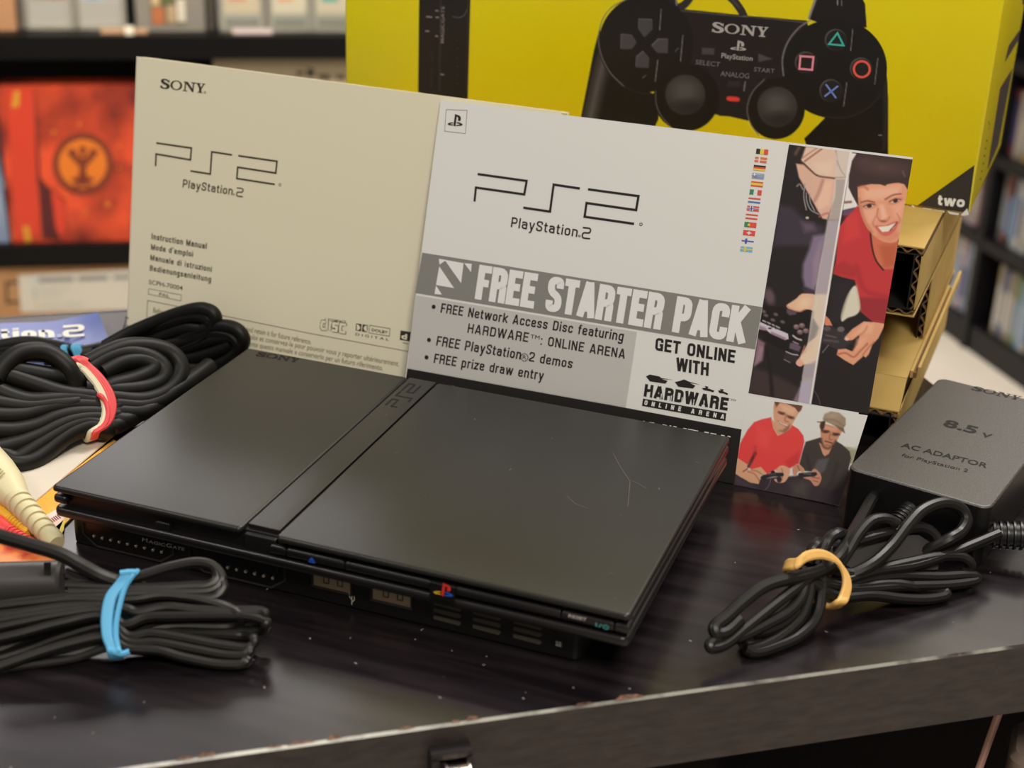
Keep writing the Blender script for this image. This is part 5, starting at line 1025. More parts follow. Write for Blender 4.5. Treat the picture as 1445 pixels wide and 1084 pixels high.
part('cable', mb, cab, bb)
mb = MB(); p0, p1 = LB_.px(*r4((345, 436))[0], .006), LB_.px(*r4((478, 402))[0], .006)
mb.tube([p0, p0+(p1-p0)*.03, p0+(p1-p0)*.93, p1], [.0034, .0042, .0038, .0030], 14); 
plug = part('moulded_plug', mb, mat('plug_black', lin((28, 27, 28)), .35), bb)
mb = MB(); c = p0+(p1-p0)*.55; mb.box(c+np.array([-.0013, -.0044, .0006]), (p1-p0)/np.linalg.norm(p1-p0)*.0026, (0, .001, 0), (0, 0, .0024)); part('plug_notch', mb, hole, plug, smooth=False)
mb = MB(); p0, p1 = LB_.px(*r4((195, 452))[0], .004), LB_.px(*r4((282, 440))[0], .004); mb.tube([p0, p1], .0046, 14); part('connector_shell', mb, mat('plug_black', lin((28, 27, 28)), .35), bb)
mb = MB()
for k in (0, 9): band(mb, LB_, r4((274+k, 408), (280+k, 440), (290+k, 480)), .0011, .0085, .013)
for k in (0, 12, 24): band(mb, LB_, r4((316+k, 406), (330+k, 440), (338+k, 478)), .0012, .0088, .013)
single('rubber_band', mb, bm_, 'light blue rubber band around the flat lead behind the red-banded coil', 'rubber band')

# --- right: adaptor lead
LD = lay((1040, 930), (1350, 838), 40); zD = zoom(960, 680, 2.979); rD = .0022
DBD = [[(740, 172), (690, 250), (640, 310), (560, 382), (480, 408), (330, 448), (235, 512), (160, 580), (112, 620), (118, 648), (160, 640), (215, 590)],
 [(880, 188), (830, 168), (770, 178), (715, 235), (670, 310), (620, 370), (540, 395), (440, 470), (350, 540), (250, 620), (165, 688), (108, 708), (100, 690), (150, 655)],
 [(560, 440, -.008), (655, 415, -.004), (760, 365), (850, 285), (920, 195), (980, 135), (1060, 106), (1130, 122), (1162, 170), (1140, 222), (1085, 258), (1020, 300, -.008)],
 [(1310, 228), (1210, 270), (1110, 310), (960, 360), (800, 385), (660, 425)],
 [(560, 360), (680, 395), (800, 378), (920, 352), (1050, 326), (1145, 324), (1190, 350), (1197, 380, -.002), (1160, 402, -.005), (1060, 400, -.006)],
 [(540, 400), (650, 440), (760, 415), (900, 402), (1060, 406), (1180, 400), (1222, 408), (1205, 425), (1100, 440), (900, 446), (700, 458), (600, 440)],
 [(520, 420), (640, 488), (780, 482), (900, 496), (1000, 500), (1075, 490), (1096, 474), (1060, 459, -.001), (850, 444, -.002), (680, 458, -.004)],
 [(540, 430), (680, 452), (850, 436), (960, 448), (1040, 452, -.004)],
 [(640, 300), (700, 268), (790, 240), (890, 215), (980, 196), (1040, 222), (1078, 282)],
 [(500, 400), (480, 490), (420, 560), (330, 610), (250, 650), (205, 668)],
 [(530, 380), (522, 480), (485, 580), (405, 655), (320, 700), (260, 712)],
 [(578, 400), (570, 520), (540, 600), (470, 662), (385, 706), (300, 728), (255, 705)],
 [(470, 545), (420, 595), (350, 630), (290, 640)],
 [(760, 215, -.009), (700, 212, -.005), (650, 222), (605, 255), (578, 310), (560, 360)], [(650, 240, -.009), (600, 248, -.005), (560, 270), (540, 300), (520, 350)], [(740, 228, -.009), (680, 222, -.005), (625, 232), (595, 280), (570, 340)]]
bd = thing('adaptor_lead', 'black lead coiled in a tan rubber band, in front of the power adaptor', 'cable', tuple(LD.px(1160, 860)*np.array([1, 1, 0])))
mb = MB()
OFF = {1: .002, 2: .003, 3: .001, 4: .001, 8: 0.0, 9: .0015, 13: -.001, 14: -.001, 15: -.001}
def zD3(s): return [zD(p)[0]+tuple(p[2:]) for p in s]
AFR = Plane(P0, ea, Z)
q0 = AFR.px(1233, 700); Q_ = [q0+da*.004, q0]+[LD.px(*p, rD*1.3+.0030) for p in zD(*DBD[0][2:])]; mb.tube(catmull(Q_, 7), rD*1.1, 10)
for i, s in enumerate(DBD):
    if i: strand(mb, LD, zD3(s), rD*(1.1 if i == 2 else 1), rD*1.3+OFF.get(i, 0))
for i in (5, 6, 10, 11): strand(mb, LD, [(u+3, v-6) for u, v in zD(*DBD[i])], rD, -rD)
part('cable', mb, cab2, bd)
mb = MB(); pr = []
Q = [LD.px(*q, .0005) for q in zD((700, 300), (880, 225), (1000, 225), (1060, 265), (1085, 330), (1080, 370), (760, 385), (690, 350))]
mb.loft([[q-LD.n*.006 for q in Q], Q]); part('connector_body', mb, mat('ferrite_case_black', lin((62, 59, 58)), .38), bd, smooth=False, label='flat dark connector body inside the coil')
mb = MB(); s0, s1 = onz(1382, 754, .0105), onz(1462, 757, .0125)
mb.lathe(s0, s1, [(0, .0022), (.03, .0040), (.15, .0046), (1, .0052)], 18)
for k in range(6):
    q = s0+(s1-s0)*(.22+.12*k); mb.lathe(q, q+(s1-s0)*.06, [(0, .0046+.0001*k), (.2, .0056+.0001*k), (.8, .0056+.0001*k), (1, .0046+.0001*k)], 18)
part('strain_relief', mb, mat('plug_black', lin((28, 27, 28)), .35), bd)
mb = MB(); s0, s1 = onz(1263, 741, .013), onz(1285, 718, .017)
mb.lathe(s0, s1, [(0, .0024), (.05, .0032), (1, .0040)], 14)
for k in range(5):
    q = s0+(s1-s0)*(.15+.16*k); mb.lathe(q, q+(s1-s0)*.08, [(0, .0033), (.2, .0041), (.8, .0041), (1, .0033)], 14)
part('strain_relief', mb, mat('plug_black', lin((28, 27, 28)), .35), bd)
mb = MB(); tan = mat('rubber_tan', lin((226, 178, 100)), .5)
BD0 = [(432, 352), (470, 325), (530, 318), (585, 345), (620, 395), (628, 450), (612, 505), (592, 528)]
for k in range(6): band(mb, LD, zD(*[(x+k*7*(i/7)-k*1.5, y+k*7*(1-i/7)*(.8)) for i, (x, y) in enumerate(BD0)]), .0010, .0098, .015)
single('rubber_band', mb, tan, 'tan rubber band around the adaptor lead at the right', 'rubber band')

# ================================================================== papers and plugs at the left
def sheet_on_table(name, px, zz, t, mats, label, cat, mi=0):
    mb = MB(); mb.prism([onz(u, v, zz) for u, v in px], (0, 0, -t)); return fix_normals(single(name, mb, mats, label, cat, smooth=False))
mb = MB(); orp = [(-70, 845), (-60, 740), (66, 690), (240, 560), (262, 575), (84, 738), (84, 762), (30, 800)]
TP = Plane((0, 0, .0011), (1, 0, 0), (0, 1, 0))
ol = thing('printed_leaflet', 'orange, pink and yellow printed leaflet lying under the left edge of the console', 'leaflet', tuple(onz(30, 750, 0)))
mb = MB(); pts = [onz(u, v, .0011) for u, v in ((-70, 842), (-70, 745), (50, 706), (160, 620), (190, 640), (86, 745), (82, 797))]; mb.prism(pts, (0, 0, -.0006)); fix_normals(part('sheet', mb, mat('leaflet_orange', ink((214, 156, 56)), .4, noise=(ink((206, 120, 62)), 30, (1, 1, 1), .45, .7)), ol, smooth=False))
mb = MB()
for px, mi in (([(62, 729), (80, 719), (95, 722), (82, 752), (60, 752)], 0), ([(76, 746), (92, 732), (90, 748), (84, 760), (74, 760)], 1), ([(-70, 770), (82, 768), (82, 797), (-70, 840)], 2)): poly(mb, TP, px, mi, .0001)
for k in range(5): stroke(mb, TP, [(70+k*2.6, 733-k*1.5), (75+k*2.6, 738-k*1.5)], .0005, 3, .0002)
part('printing', mb, [inkm((226, 186, 160)), inkm((214, 190, 40)), mat('leaflet_red_print', ink((170, 62, 44)), .4, noise=(ink((206, 122, 60)), 120, (1, 1, 1), .4, .6)), inkm((90, 50, 40))], ol, smooth=False)
wp = single('paper_sheet', MB().prism([onz(u, v, .0020) for u, v in ((-70, 770), (47, 709), (172, 604), (160, 560), (20, 560), (-70, 600))], (0, 0, -.0007)), mat('white_paper', lin((214, 204, 190)), .6), 'white paper sheet on the orange leaflet, under the thick power lead', 'paper', smooth=False); fix_normals(wp)
# blue booklet, corner curling up
bl = thing('blue_booklet', 'blue-violet booklet with white lettering lying at the back left of the table', 'booklet', tuple(onz(60, 470, 0)))
mb = MB(); n = 14; rows = []
T_ = [(-90, 462), (0, 456), (70, 454), (139, 441)]; B_ = [(-90, 520), (0, 520), (80, 515), (166, 512)]
def bz(a, b): return .0022+.006*max(0, (a-.55)/.45)**2*(1-b*.6)
TB = []
for j in range(9):
    b = j/8; row = []
    for i in range(n+1):
        a = i/n; s = min(int(a*3), 2); f = a*3-s; t = np.array(T_[s])*(1-f)+np.array(T_[s+1])*f; u = np.array(B_[s])*(1-f)+np.array(B_[s+1])*f; q = t*(1-b)+u*b; row.append(onz(q[0], q[1], bz(a, b)))
    rows.append(row)
vs = [p for r in rows for p in r]; low = [p-np.array([0, 0, .0012]) for p in vs]; fs = []; m = n+1; N_ = len(vs)
for j in range(8):
    for i in range(n): fs.append((j*m+i, (j+1)*m+i, (j+1)*m+i+1, j*m+i+1)); fs.append(tuple(N_+k for k in (j*m+i, j*m+i+1, (j+1)*m+i+1, (j+1)*m+i)))
for i in range(n): fs += [(i, i+1, N_+i+1, N_+i), (8*m+i+1, 8*m+i, N_+8*m+i, N_+8*m+i+1)]
for j in range(8): fs += [((j+1)*m, j*m, N_+j*m, N_+(j+1)*m), (j*m+n, (j+1)*m+n, N_+(j+1)*m+n, N_+j*m+n)]
mb.add(vs+low, fs); fix_normals(part('cover', mb, mat('booklet_blue', lin((92, 106, 172)), .35, noise=(lin((124, 134, 188)), 14, (1, 1, 1), .3, .7)), bl))
mb = MB(); BPL = Plane(onz(60, 475, .0026), E3, B3); zz_ = zoom(0, 430, 8.03)
b3 = MB(); narrow(b3, BPL, 'tion', zz_((15, 388))[0], zz_((608, 370))[0], zz_((10, 272))[0], s=.22, w=.80, r=.3, gap=.22, off=0); n3 = len(b3.v); narrow(b3, BPL, '=', zz_((735, 370))[0], zz_((958, 354))[0], zz_((712, 236))[0], s=.18, w=1.2, r=.34, off=0)
mb.add([onz(*proj(q), .0030 if k < n3 else .0052) for k, q in enumerate(b3.v)], b3.f)
q = [onz(*zz_((675+34*math.cos(t), 352+16*math.sin(t)))[0], .0036) for t in np.linspace(0, 6.283, 14)[:-1]]; mb.flat([q[::-1]], 1)
part('cover_lettering', mb, [mat('booklet_white_print', lin((222, 218, 208)), .4), mat('booklet_pale_print', lin((168, 170, 200)), .4)], bl, smooth=False, label='white lettering on the blue cover')
fix_normals(single('paper_sheet', MB().prism([onz(u, v, .0009) for u, v in ((-90, 459), (0, 451), (90, 445), (180, 441), (172, 468), (168, 506), (-90, 530))], (0, 0, -.0006)), mat('pale_grey_paper', lin((92, 88, 92)), .5), 'pale blue-grey sheet lying under and behind the blue booklet', 'paper', smooth=False))
# phono plugs
def plug_thing(name, label, pa, za_, pb, zb_, rad, m, body):
    a, b = onz(*pa, za_), onz(*pb, zb_); t = thing(name, label, 'plug', tuple(((a+b)/2)*np.array([1, 1, 0])))
    L = b-a; mb = MB(); mb.lathe(a, a+L*body, [(0, rad), (.45, rad*1.0), (.72, rad*.90), (.9, rad*.72), (1, rad*.60)], 24, flat=.9)
    part('body', mb, m, t, angle=1.0); c = a+L*body; mb = MB(); mb.lathe(c-L*.02, b-L*.08, [(0, rad*.50), (1, rad*.34)], 16)
    n = 6
    for k in range(n):
        q = c+L*(1-body)*(.0+.80*k/n); w_ = L*(1-body)*.088; r_ = rad*(.585-.14*k/n); mb.lathe(q, q+w_, [(0, r_*.97), (.2, r_), (.8, r_), (1, r_*.97)], 18)
    mb.lathe(b-L*.10, b, [(0, rad*.42), (.10, rad*.46), (.75, rad*.46), (1, rad*.36)], 18); part('strain_relief', mb, m, t, angle=1.0)
    return t, a, L
pm = mat('plug_cream', lin((214, 204, 164)), .45); t_, a_, L_ = plug_thing('phono_plug', 'cream phono plug with a ribbed neck, pointing at the left end of the console', (-34, 640), .016, (80, 768), .0045, .0092, pm, .52)
mb = MB(); ax = L_/np.linalg.norm(L_); nv = CAM-(a_+L_*.3); nv -= ax*(nv@ax); nv /= np.linalg.norm(nv); sd = np.cross(nv, ax)
for k in range(14): q = a_+L_*(.12+.022*k)+nv*.0077; mb.tube([q-sd*.0034, q+sd*.0034], .0004, 6)
part('grip_ribs', mb, pm, t_, kind='stuff')
plug_thing('phono_plug', 'red phono plug lying beneath the cream plug, at the left edge', (-60, 712), .0045, (52, 772), .0040, .0052, mat('plug_red', lin((214, 64, 60)), .4), .66)
plug_thing('phono_plug', 'yellow phono plug half hidden between the cream and red plugs', (-40, 690), .0050, (40, 752), .0040, .0042, mat('plug_yellow', lin((232, 180, 50)), .4), .7)

# ================================================================== left bookcase and its contents
BK = Plane(PB, E3, Z)
shm = mat('bookcase_black_brown', lin((9, 8, 8)), .5, spec=.2); 
ba0, ba1 = -.75, .93
bk = thing('bookcase', 'black-brown bookcase behind the table on the left, holding game cartridges and a red box', 'bookcase', tuple(PB+Z*(FLOOR-PB[2])+E3*.15+B3*.15))
zs1, zs1b = BK.ab(200, 51)[1], BK.ab(200, 84)[1]; zs2, zs2b = BK.ab(100, 346)[1], BK.ab(100, 374)[1]
fz = FLOOR-PB[2]; DEP = .33
def bkbox(mb, a0, a1, d0, d1, z0, z1, mi=0): mb.box(BK.at(a0, z0)+B3*d0, E3*(a1-a0), B3*(d1-d0), Z*(z1-z0), mi)
for zt_, zb in ((zs1, zs1b), (zs2, zs2b), (fz+.09, fz+.06), (zs1+.30, zs1+.27), (zs1+.62, zs1+.59)):
    mb = MB(); bkbox(mb, ba0, ba1, 0, DEP, zb, zt_); part('shelf', mb, shm, bk, smooth=False)
for a in (ba0-.03, ba1):
    mb = MB(); bkbox(mb, a, a+.03, 0, DEP, fz, zs1+.65); part('upright', mb, shm, bk, smooth=False)
mb = MB(); bkbox(mb, ba0, ba1, DEP, DEP+.01, fz, zs1+.65); part('back_panel', mb, mat('bookcase_back', lin((20, 18, 20)), .6), bk, smooth=False)
def bkpx(u0, u1, d):       # extents along the shelf of something set back by d
    pl = Plane(PB+B3*d, E3, Z); return pl.ab(u0, 40)[0], pl.ab(u1, 40)[0], pl
def cart(u0, u1, v0, d, dep, m, label, cat, name, group, face=None, top=.09, lab=None, rim=None):
    a0, a1, pl = bkpx(u0, u1, d); z0 = zs1+.0006; t = thing(name, label, cat, tuple(pl.at((a0+a1)/2, z0)+B3*dep/2), group)
    mb = MB(); mb.loft([[pl.at(a0+i, z0+i*0)+B3*i2, pl.at(a1-i, z0)+B3*i2, pl.at(a1-i, z0+top)+B3*i2, pl.at(a0+i, z0+top)+B3*i2] for i, i2 in ((.002, 0), (0, .002), (0, dep))]); part('shell', mb, m, t, smooth=False)
    if lab:
        mb = MB(); ms = []
        for (x0, y0, x1, y1, c) in lab:
            k = len(ms); ms.append(mat('label_%d_%d_%d' % c, lin(c), .5)); w_ = a1-a0
            mb.flat([[pl.at(a0+w_*x0, z0+top*y0, .0005+.0002*k), pl.at(a0+w_*x1, z0+top*y0, .0005+.0002*k), pl.at(a0+w_*x1, z0+top*y1, .0005+.0002*k), pl.at(a0+w_*x0, z0+top*y1, .0005+.0002*k)]], k)
        part('picture_label', mb, ms, t, smooth=False)
    if rim:
        mb = MB(); w_ = .004
        for x0, x1, y0, y1 in ((a0-.003, a0+.002, 0, top), (a1-.002, a1+.003, 0, top), (a0-.003, a1+.003, 0, .005)): mb.box(pl.at(x0, z0+y0)+B3*-.003, E3*(x1-x0), B3*(dep+.003), Z*(y1-y0))
        part('clear_case', mb, rim, t, smooth=False)
    return t
clear = mat('clear_plastic_case', lin((196, 190, 176)), .15, trans=.5); gc = mat('cartridge_grey', lin((168, 164, 156)), .5); gc2 = mat('cartridge_warm_grey', lin((132, 126, 116)), .5); gc3 = mat('cartridge_pale_green_grey', lin((158, 158, 144)), .5)
G1 = 'cased game cartridges on the upper shelf'
cart(-40, 23, 0, .03, .12, mat('cardboard_tan', lin((176, 130, 92)), .7), 'tan cardboard box at the far left of the upper shelf', 'box', 'cardboard_box', None, top=.16)
cart(27, 35, 0, .04, .09, mat('grey_case_spine', lin((112, 104, 98)), .4), 'thin grey case standing beside the tan cardboard box', 'case', 'thin_case', None, top=.13)
cart(40, 104, 0, .04, .02, gc, 'grey cartridge in a clear case, beside the thin grey case', 'game cartridge', 'game_cartridge', G1, top=.075, lab=[(.1, .50, .9, .95, (150, 132, 110)), (.2, .55, .5, .9, (176, 160, 70)), (.55, .52, .8, .9, (190, 110, 90))], rim=clear)
cart(112, 176, 0, .04, .02, gc, 'grey cartridge with a pale blue label in a clear case, second on the upper shelf', 'game cartridge', 'game_cartridge', G1, top=.075, lab=[(.1, .45, .9, .95, (176, 176, 178)), (.2, .50, .45, .9, (130, 160, 190)), (.68, .5, .8, .9, (196, 140, 120))], rim=clear)
cart(180, 188, 0, .05, .08, mat('dark_glossy_case', lin((30, 30, 36)), .12), 'dark glossy case between the small and the large grey cartridges', 'case', 'thin_case', None, top=.12)
cart(192, 290, 0, .03, .025, gc2, 'large warm grey cartridge with a colourful picture label', 'game cartridge', 'game_cartridge', G1, top=.085, lab=[(.22, .10, .72, .95, (104, 98, 78)), (.24, .10, .42, .35, (176, 104, 66)), (.46, .12, .58, .38, (176, 150, 116)), (.60, .14, .72, .55, (206, 196, 178)), (.60, .48, .72, .62, (52, 70, 130)), (.24, .38, .36, .55, (196, 170, 130)), (.38, .40, .52, .6, (90, 100, 56)), (.24, .6, .58, .9, (112, 108, 60))])
cart(292, 305, 0, .04, .08, mat('smoky_case', lin((86, 80, 74)), .3), 'narrow smoky case beside the large warm grey cartridge', 'case', 'thin_case', None, top=.12)
for (u0, u1, lb, cols) in ((312, 372, 'pale cartridge with a cream and pink label in a clear case, left of three', ((188, 176, 150), (196, 130, 108))), (381, 437, 'pale cartridge with a cream label in a clear case, middle of three', ((196, 188, 166), (200, 150, 120))), (443, 500, 'pale cartridge with a teal label in a clear case, next to the yellow box', ((190, 180, 156), (84, 158, 152)))):
    cart(u0, u1, 0, .03, .02, gc3, lb, 'game cartridge', 'game_cartridge', G1, top=.075, lab=[(.08, .30, .92, .95, cols[0]), (.2, .5, .6, .95, cols[1]), (.1, .08, .9, .22, (126, 126, 116))], rim=clear)
for u0, u1, c, lb in ((142, 208, (196, 156, 124), 'tan price strip on the shelf edge below the small grey cartridges'), (328, 384, (214, 196, 192), 'shiny pinkish price strip on the shelf edge below the pale cartridges')):
    a0, a1, pl = bkpx(u0, u1, .012); mb = MB(); mb.box(pl.at(a0, zs1+.0006), E3*(a1-a0), B3*.006, Z*.006); single('price_strip', mb, mat('price_strip_%d' % c[0], lin(c), .25), lb, 'price strip', smooth=False)
a0, a1, pl = bkpx(176, 188, .004); mb = MB(); mb.box(pl.at(a0, zs1+.0006), E3*(a1-a0), B3*.006, Z*.010); single('price_tag', mb, mat('price_tag_white', lin((232, 224, 206)), .4), 'small white price tag standing on the tan price strip', 'price tag', smooth=False)
# beige box under the upper shelf, right
pl = Plane(PB+B3*.02, E3, Z); c0 = pl.ab(300, 86); c1_ = pl.ab(560, 86); zt_ = zs1b-.002; zs2 += .0006
bx = thing('beige_box', 'flat beige box with dark lettering tucked under the upper shelf behind the manual', 'box', tuple(pl.at((c0[0]+c1_[0])/2, zs2)+B3*.1))
mb = MB(); mb.box(pl.at(c0[0], zs2), E3*(c1_[0]-c0[0]), B3*.16, Z*(zt_-zs2)); part('carton_body', mb, mat('beige_board', lin((176, 160, 132)), .6), bx, smooth=False)
mb = MB()
for (u0, v0, u1, v1) in ((419, 100, 428, 106), (433, 96, 443, 108), (449, 105, 466, 112), (474, 106, 487, 112), (437, 99, 442, 103)): poly(mb, pl, [(u0, v1), (u1, v1+1), (u1, v0+1), (u0, v0)], off=.0006)
part('dark_lettering', mb, mat('beige_board_print', lin((62, 54, 46)), .6), bx, smooth=False)
# red game box
pl = Plane(PB+B3*.012, E3, Z); g0 = pl.ab(6, 230)[0]; g1 = pl.ab(222, 230)[0]; zt_ = pl.ab(100, 122)[1]
rb = thing('game_box', 'big red weathered-looking game box with a round orange emblem on the middle shelf', 'game box', tuple(pl.at((g0+g1)/2, zs2)+B3*.02))
redm = mat('red_box_print', lin((214, 78, 46)), .4, noise=(lin((92, 32, 30)), 13, (1, 1, 1), .38, .68))
mb = MB(); mb.box(pl.at(g0, zs2), E3*(g1-g0), B3*.045, Z*(zt_-zs2)); part('carton_body', mb, redm, rb, smooth=False)
mb = MB(); rp = [mat('red_box_dark', lin((78, 28, 28)), .5), mat('red_box_bright', lin((196, 60, 40)), .45), mat('red_box_orange', lin((208, 112, 36)), .45), mat('red_box_gold', lin((196, 140, 44)), .45), mat('red_box_ring', lin((116, 50, 34)), .45)]
P_ = lambda pts, mi, k: poly(mb, pl, pts, mi, .0004*k)
P_([(8, 124), (49, 124), (57, 250), (66, 262), (93, 282), (94, 328), (84, 339), (60, 336), (54, 262)], 0, 1); P_([(8, 124), (48, 124), (52, 240), (56, 330), (26, 340), (20, 300)], 1, 1.5); P_([(72, 268), (92, 284), (93, 326), (85, 336), (78, 318)], 1, 2)
P_([(20, 128), (28, 128), (27, 150), (16, 152)], 3, 2); P_([(32, 320), (40, 318), (45, 340), (36, 342)], 3, 2)
circ = lambda cx, cy, r, n=30: [(cx+r*math.cos(2*math.pi*k/n), cy-r*math.sin(2*math.pi*k/n)*1.02) for k in range(n)]
P_(circ(117, 231, 43), 4, 2); P_(circ(117, 231, 34), 2, 3)
for pts in ([(94, 214), (104, 208), (112, 222), (122, 222), (130, 208), (140, 214), (130, 226), (122, 234), (122, 252), (112, 252), (112, 234), (104, 226)], [(100, 252), (117, 246), (134, 252), (130, 257), (104, 257)], [(98, 264), (116, 256), (136, 264), (132, 267), (117, 261), (102, 267)], [(112, 206), (122, 206), (120, 220), (114, 220)]): P_(pts, 4, 4)
for u, v, r in ((112, 175, 3), (76, 186, 3), (152, 288, 4), (121, 298, 3), (94, 276, 2.5), (168, 205, 2.5), (60, 215, 2), (168, 236, 2)): P_(circ(u, v, r, 10), 2, 2)
part('printed_design', mb, rp, rb, smooth=False, label='round emblem and torn-flap design')
# pale blue case leaning left of it, brown carton under the shelf
pl2 = Plane(PB+B3*.015, E3, Z)
for (v0, v1, lb) in ((178, 266, 'pale blue case left of the red game box, upper of two'), (270, 344, 'pale blue case left of the red game box, lower of two')):
    x0, x1 = pl2.ab(-60, 250)[0], g0-.003; zlo = zs2 if v1 > 300 else pl2.ab(0, 268)[1]; zhi = pl2.ab(0, v0)[1] if v0 < 200 else pl2.ab(0, 269)[1]
    mb = MB(); mb.hexa([pl2.at(x0, zlo), pl2.at(x1+.004*0, zlo), pl2.at(x1, zlo)+B3*.1, pl2.at(x0, zlo)+B3*.1], [pl2.at(x0, zhi), pl2.at(x1-(.010 if v0 < 200 else .003), zhi), pl2.at(x1-(.010 if v0 < 200 else .003), zhi)+B3*.1, pl2.at(x0, zhi)+B3*.1])
    single('pale_case', mb, mat('pale_blue_plastic', lin((142, 154, 176)), .35, noise=(lin((112, 124, 150)), 14, (1, 1, 1), .4, .7)), lb, 'case', smooth=False)
pl3 = Plane(PB+B3*.006, E3, Z); zt_ = pl3.ab(60, 377)[1]; zb2 = pl3.ab(60, 452)[1]; x0, x1 = pl3.ab(-70, 410)[0], pl3.ab(330, 410)[0]
bc2 = thing('brown_carton', 'brown shipping carton with a white printed label, below the red game box', 'carton', tuple(pl3.at((x0+x1)/2, fz+.09)+B3*.1))
mb = MB(); mb.box(pl3.at(x0, fz+.0906), E3*(x1-x0), B3*.2, Z*(zt_-fz-.0906)); part('carton_body', mb, mat('carton_brown', lin((160, 118, 78)), .7, noise=(lin((150, 108, 70)), 12, (1, 1, 1), .4, .7)), bc2, smooth=False)
mb = MB(); poly(mb, pl3, [(30, 441), (300, 434), (300, 374), (26, 388)], 0, .0006)
for (u0, u1, v, h, mi) in ((54, 104, 392, 6, 1), (110, 152, 390, 6, 1), (160, 185, 389, 5, 1), (56, 98, 407, 3, 2), (56, 88, 416, 3, 2), (48, 51, 408, 4, 1), (48, 51, 417, 4, 1), (50, 54, 428, 5, 3), (60, 86, 429, 4, 2), (90, 118, 427, 5, 2), (46, 51, 394, 5, 4)): poly(mb, pl3, [(u0, v+h), (u1, v+h-(u1-u0)*.03), (u1, v-(u1-u0)*.03), (u0, v)], mi, .0010)
part('shipping_label', mb, [mat('label_white', lin((186, 180, 168)), .6), mat('label_print_grey', lin((120, 122, 122)), .6), mat('label_print_pale', lin((176, 172, 162)), .6), mat('label_print_tan', lin((190, 150, 96)), .6), mat('label_print_blue', lin((150, 190, 206)), .6)], bc2, smooth=False)
mb = MB(); stroke(mb, pl3, [(27, 426), (10, 427), (9, 399), (26, 398)], .0036, 0, .0005); part('printed_square', mb, mat('carton_print', lin((60, 46, 36)), .6), bc2, smooth=False)

# ================================================================== right bookcase with rows of game cases
RP_ = Plane(PP, E2, Z)
rk = thing('bookcase', 'tall black bookcase along the right side, filled with rows of game cases', 'bookcase', tuple(PP+E2*.4+B2*.15))
rkm = mat('bookcase_dark', lin((19, 18, 21)), .4, spec=.3)
S3z = RP_.ab(1410, 350)[1]; S2z = RP_.ab(1430, 231)[1]; S1z = RP_.ab(1440, 88)[1]; S0z = RP_.ab(1410, 488)[1]
def rkbox(mb, a0, a1, d0, d1, z0, z1, mi=0): mb.box(RP_.at(a0, z0)+B2*d0, E2*(a1-a0), B2*(d1-d0), Z*(z1-z0), mi)
RD = .26
mb = MB(); rkbox(mb, -1.0, 1.2, .004, RD, 0, S0z); part('plinth', mb, rkm, rk, smooth=False)
for zz in (S3z, S2z, S1z, S1z+.165, S1z+.33):
    mb = MB(); rkbox(mb, -1.0, 1.2, 0, RD, zz-.020, zz); part('shelf', mb, rkm, rk, smooth=False)
UPA = RP_.ab(1372, 400)[0]
for a in (UPA-.009, -1.0, 1.18):
    mb = MB(); rkbox(mb, a, a+.018, -.001, RD, 0, S1z+.33); part('upright', mb, rkm, rk, smooth=False)
mb = MB(); rkbox(mb, -1.0, 1.2, RD, RD+.01, 0, S1z+.33); part('back_panel', mb, mat('bookcase_back', lin((20, 18, 20)), .6), rk, smooth=False)
NAMES = {'rose': (146, 76, 86), 'cream': (196, 186, 170), 'mustard': (186, 160, 76), 'silver': (176, 180, 186), 'rust': (150, 74, 56), 'white': (214, 212, 210), 'grey': (128, 128, 126), 'blue': (66, 86, 136), 'taupe': (150, 140, 124), 'green': (120, 140, 70), 'sky blue': (130, 160, 196), 'pink': (206, 166, 176), 'charcoal': (60, 62, 66), 'sand': (178, 164, 130)}
ORD = ['first', 'second', 'third', 'fourth', 'fifth', 'sixth', 'seventh', 'eighth', 'ninth', 'tenth', 'eleventh', 'twelfth']
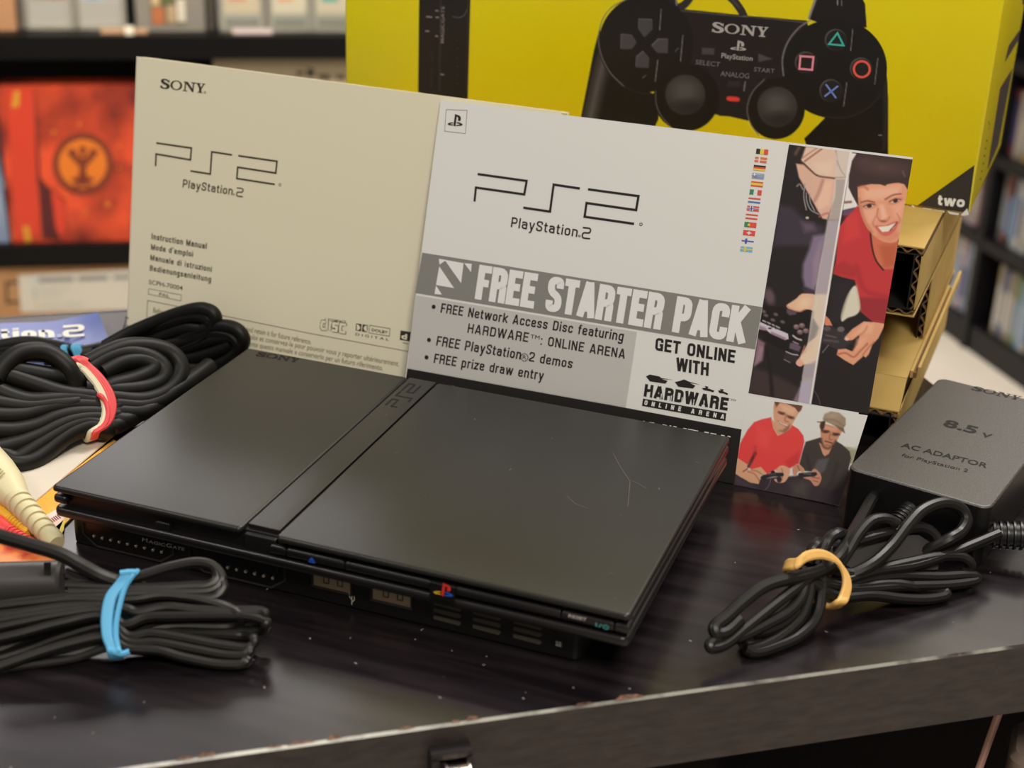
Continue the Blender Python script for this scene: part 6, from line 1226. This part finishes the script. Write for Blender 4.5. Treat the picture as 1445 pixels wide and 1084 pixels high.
def row(zz, a0, seq, hgt, where, grp, step=.0145, back=.02, dirn=1):
    protos = {}
    a = a0; zz += .0012
    for k, cn in enumerate(seq):
        th_ = step-.0008; c = NAMES[cn]; h_ = hgt*(1-.015*((k*7) % 3))
        mb = MB(); rkbox(mb, a, a+th_, back, back+.12, zz, zz+h_, 0)
        t = thing('game_case', '%s game case, %s from left %s' % (cn, ORD[k], where), 'game case', tuple(RP_.at(a+th_/2, zz)+B2*(back+.06)), grp)
        part('case_body', mb, mat('case_%s' % cn.replace(' ', '_'), lin(c), .35), t, smooth=False)
        mb = MB(); rr_ = random.Random(k*13+int(zz*1000)); z0 = zz+h_*rr_.uniform(.08, .2); z1 = zz+h_*rr_.uniform(.6, .85); c2_ = NAMES[rr_.choice(['white', 'cream', 'blue', 'taupe', 'sky blue', 'silver'])]
        rkbox(mb, a+.002, a+th_-.002, back-.0004, back-.0001, z0, z1); part('spine_print', mb, mat('spine_%d_%d_%d' % c2_, lin(c2_), .4), t, smooth=False)
        a += step
def aof(u, v, back=.02): return Plane(PP+B2*back, E2, Z).ab(u, v)[0]
row(S0z, aof(1402, 440), ['sand', 'blue', 'taupe', 'taupe', 'green', 'sky blue', 'white', 'taupe', 'blue'], .130, "on the right bookcase's bottom shelf", 'game cases on the bottom shelf at the right')
row(S3z, aof(1412, 300), ['grey', 'rust', 'charcoal', 'silver', 'white', 'silver', 'white', 'grey', 'sky blue'], .128, "on the right bookcase's second shelf", 'game cases on the second shelf at the right', step=.0125)
row(S2z, max(aof(1423, 160), UPA+.0115), ['rose', 'cream', 'taupe', 'mustard', 'rust', 'cream', 'silver'], .118, "on the right bookcase's third shelf", 'game cases on the third shelf at the right')
row(S0z, aof(1372, 410)-.145, ['grey', 'taupe', 'sky blue', 'white', 'pink', 'silver', 'white', 'pink', 'sky blue', 'white'], .138, 'on bottom shelf left of black upright', 'game cases left of the black upright', step=.0140)
row(S3z, aof(1384, 290)-.110, ['white', 'grey', 'pink', 'silver', 'pink', 'white', 'pink'], .128, 'on second shelf left of black upright', 'game cases on the second shelf left of the black upright', step=.0150)
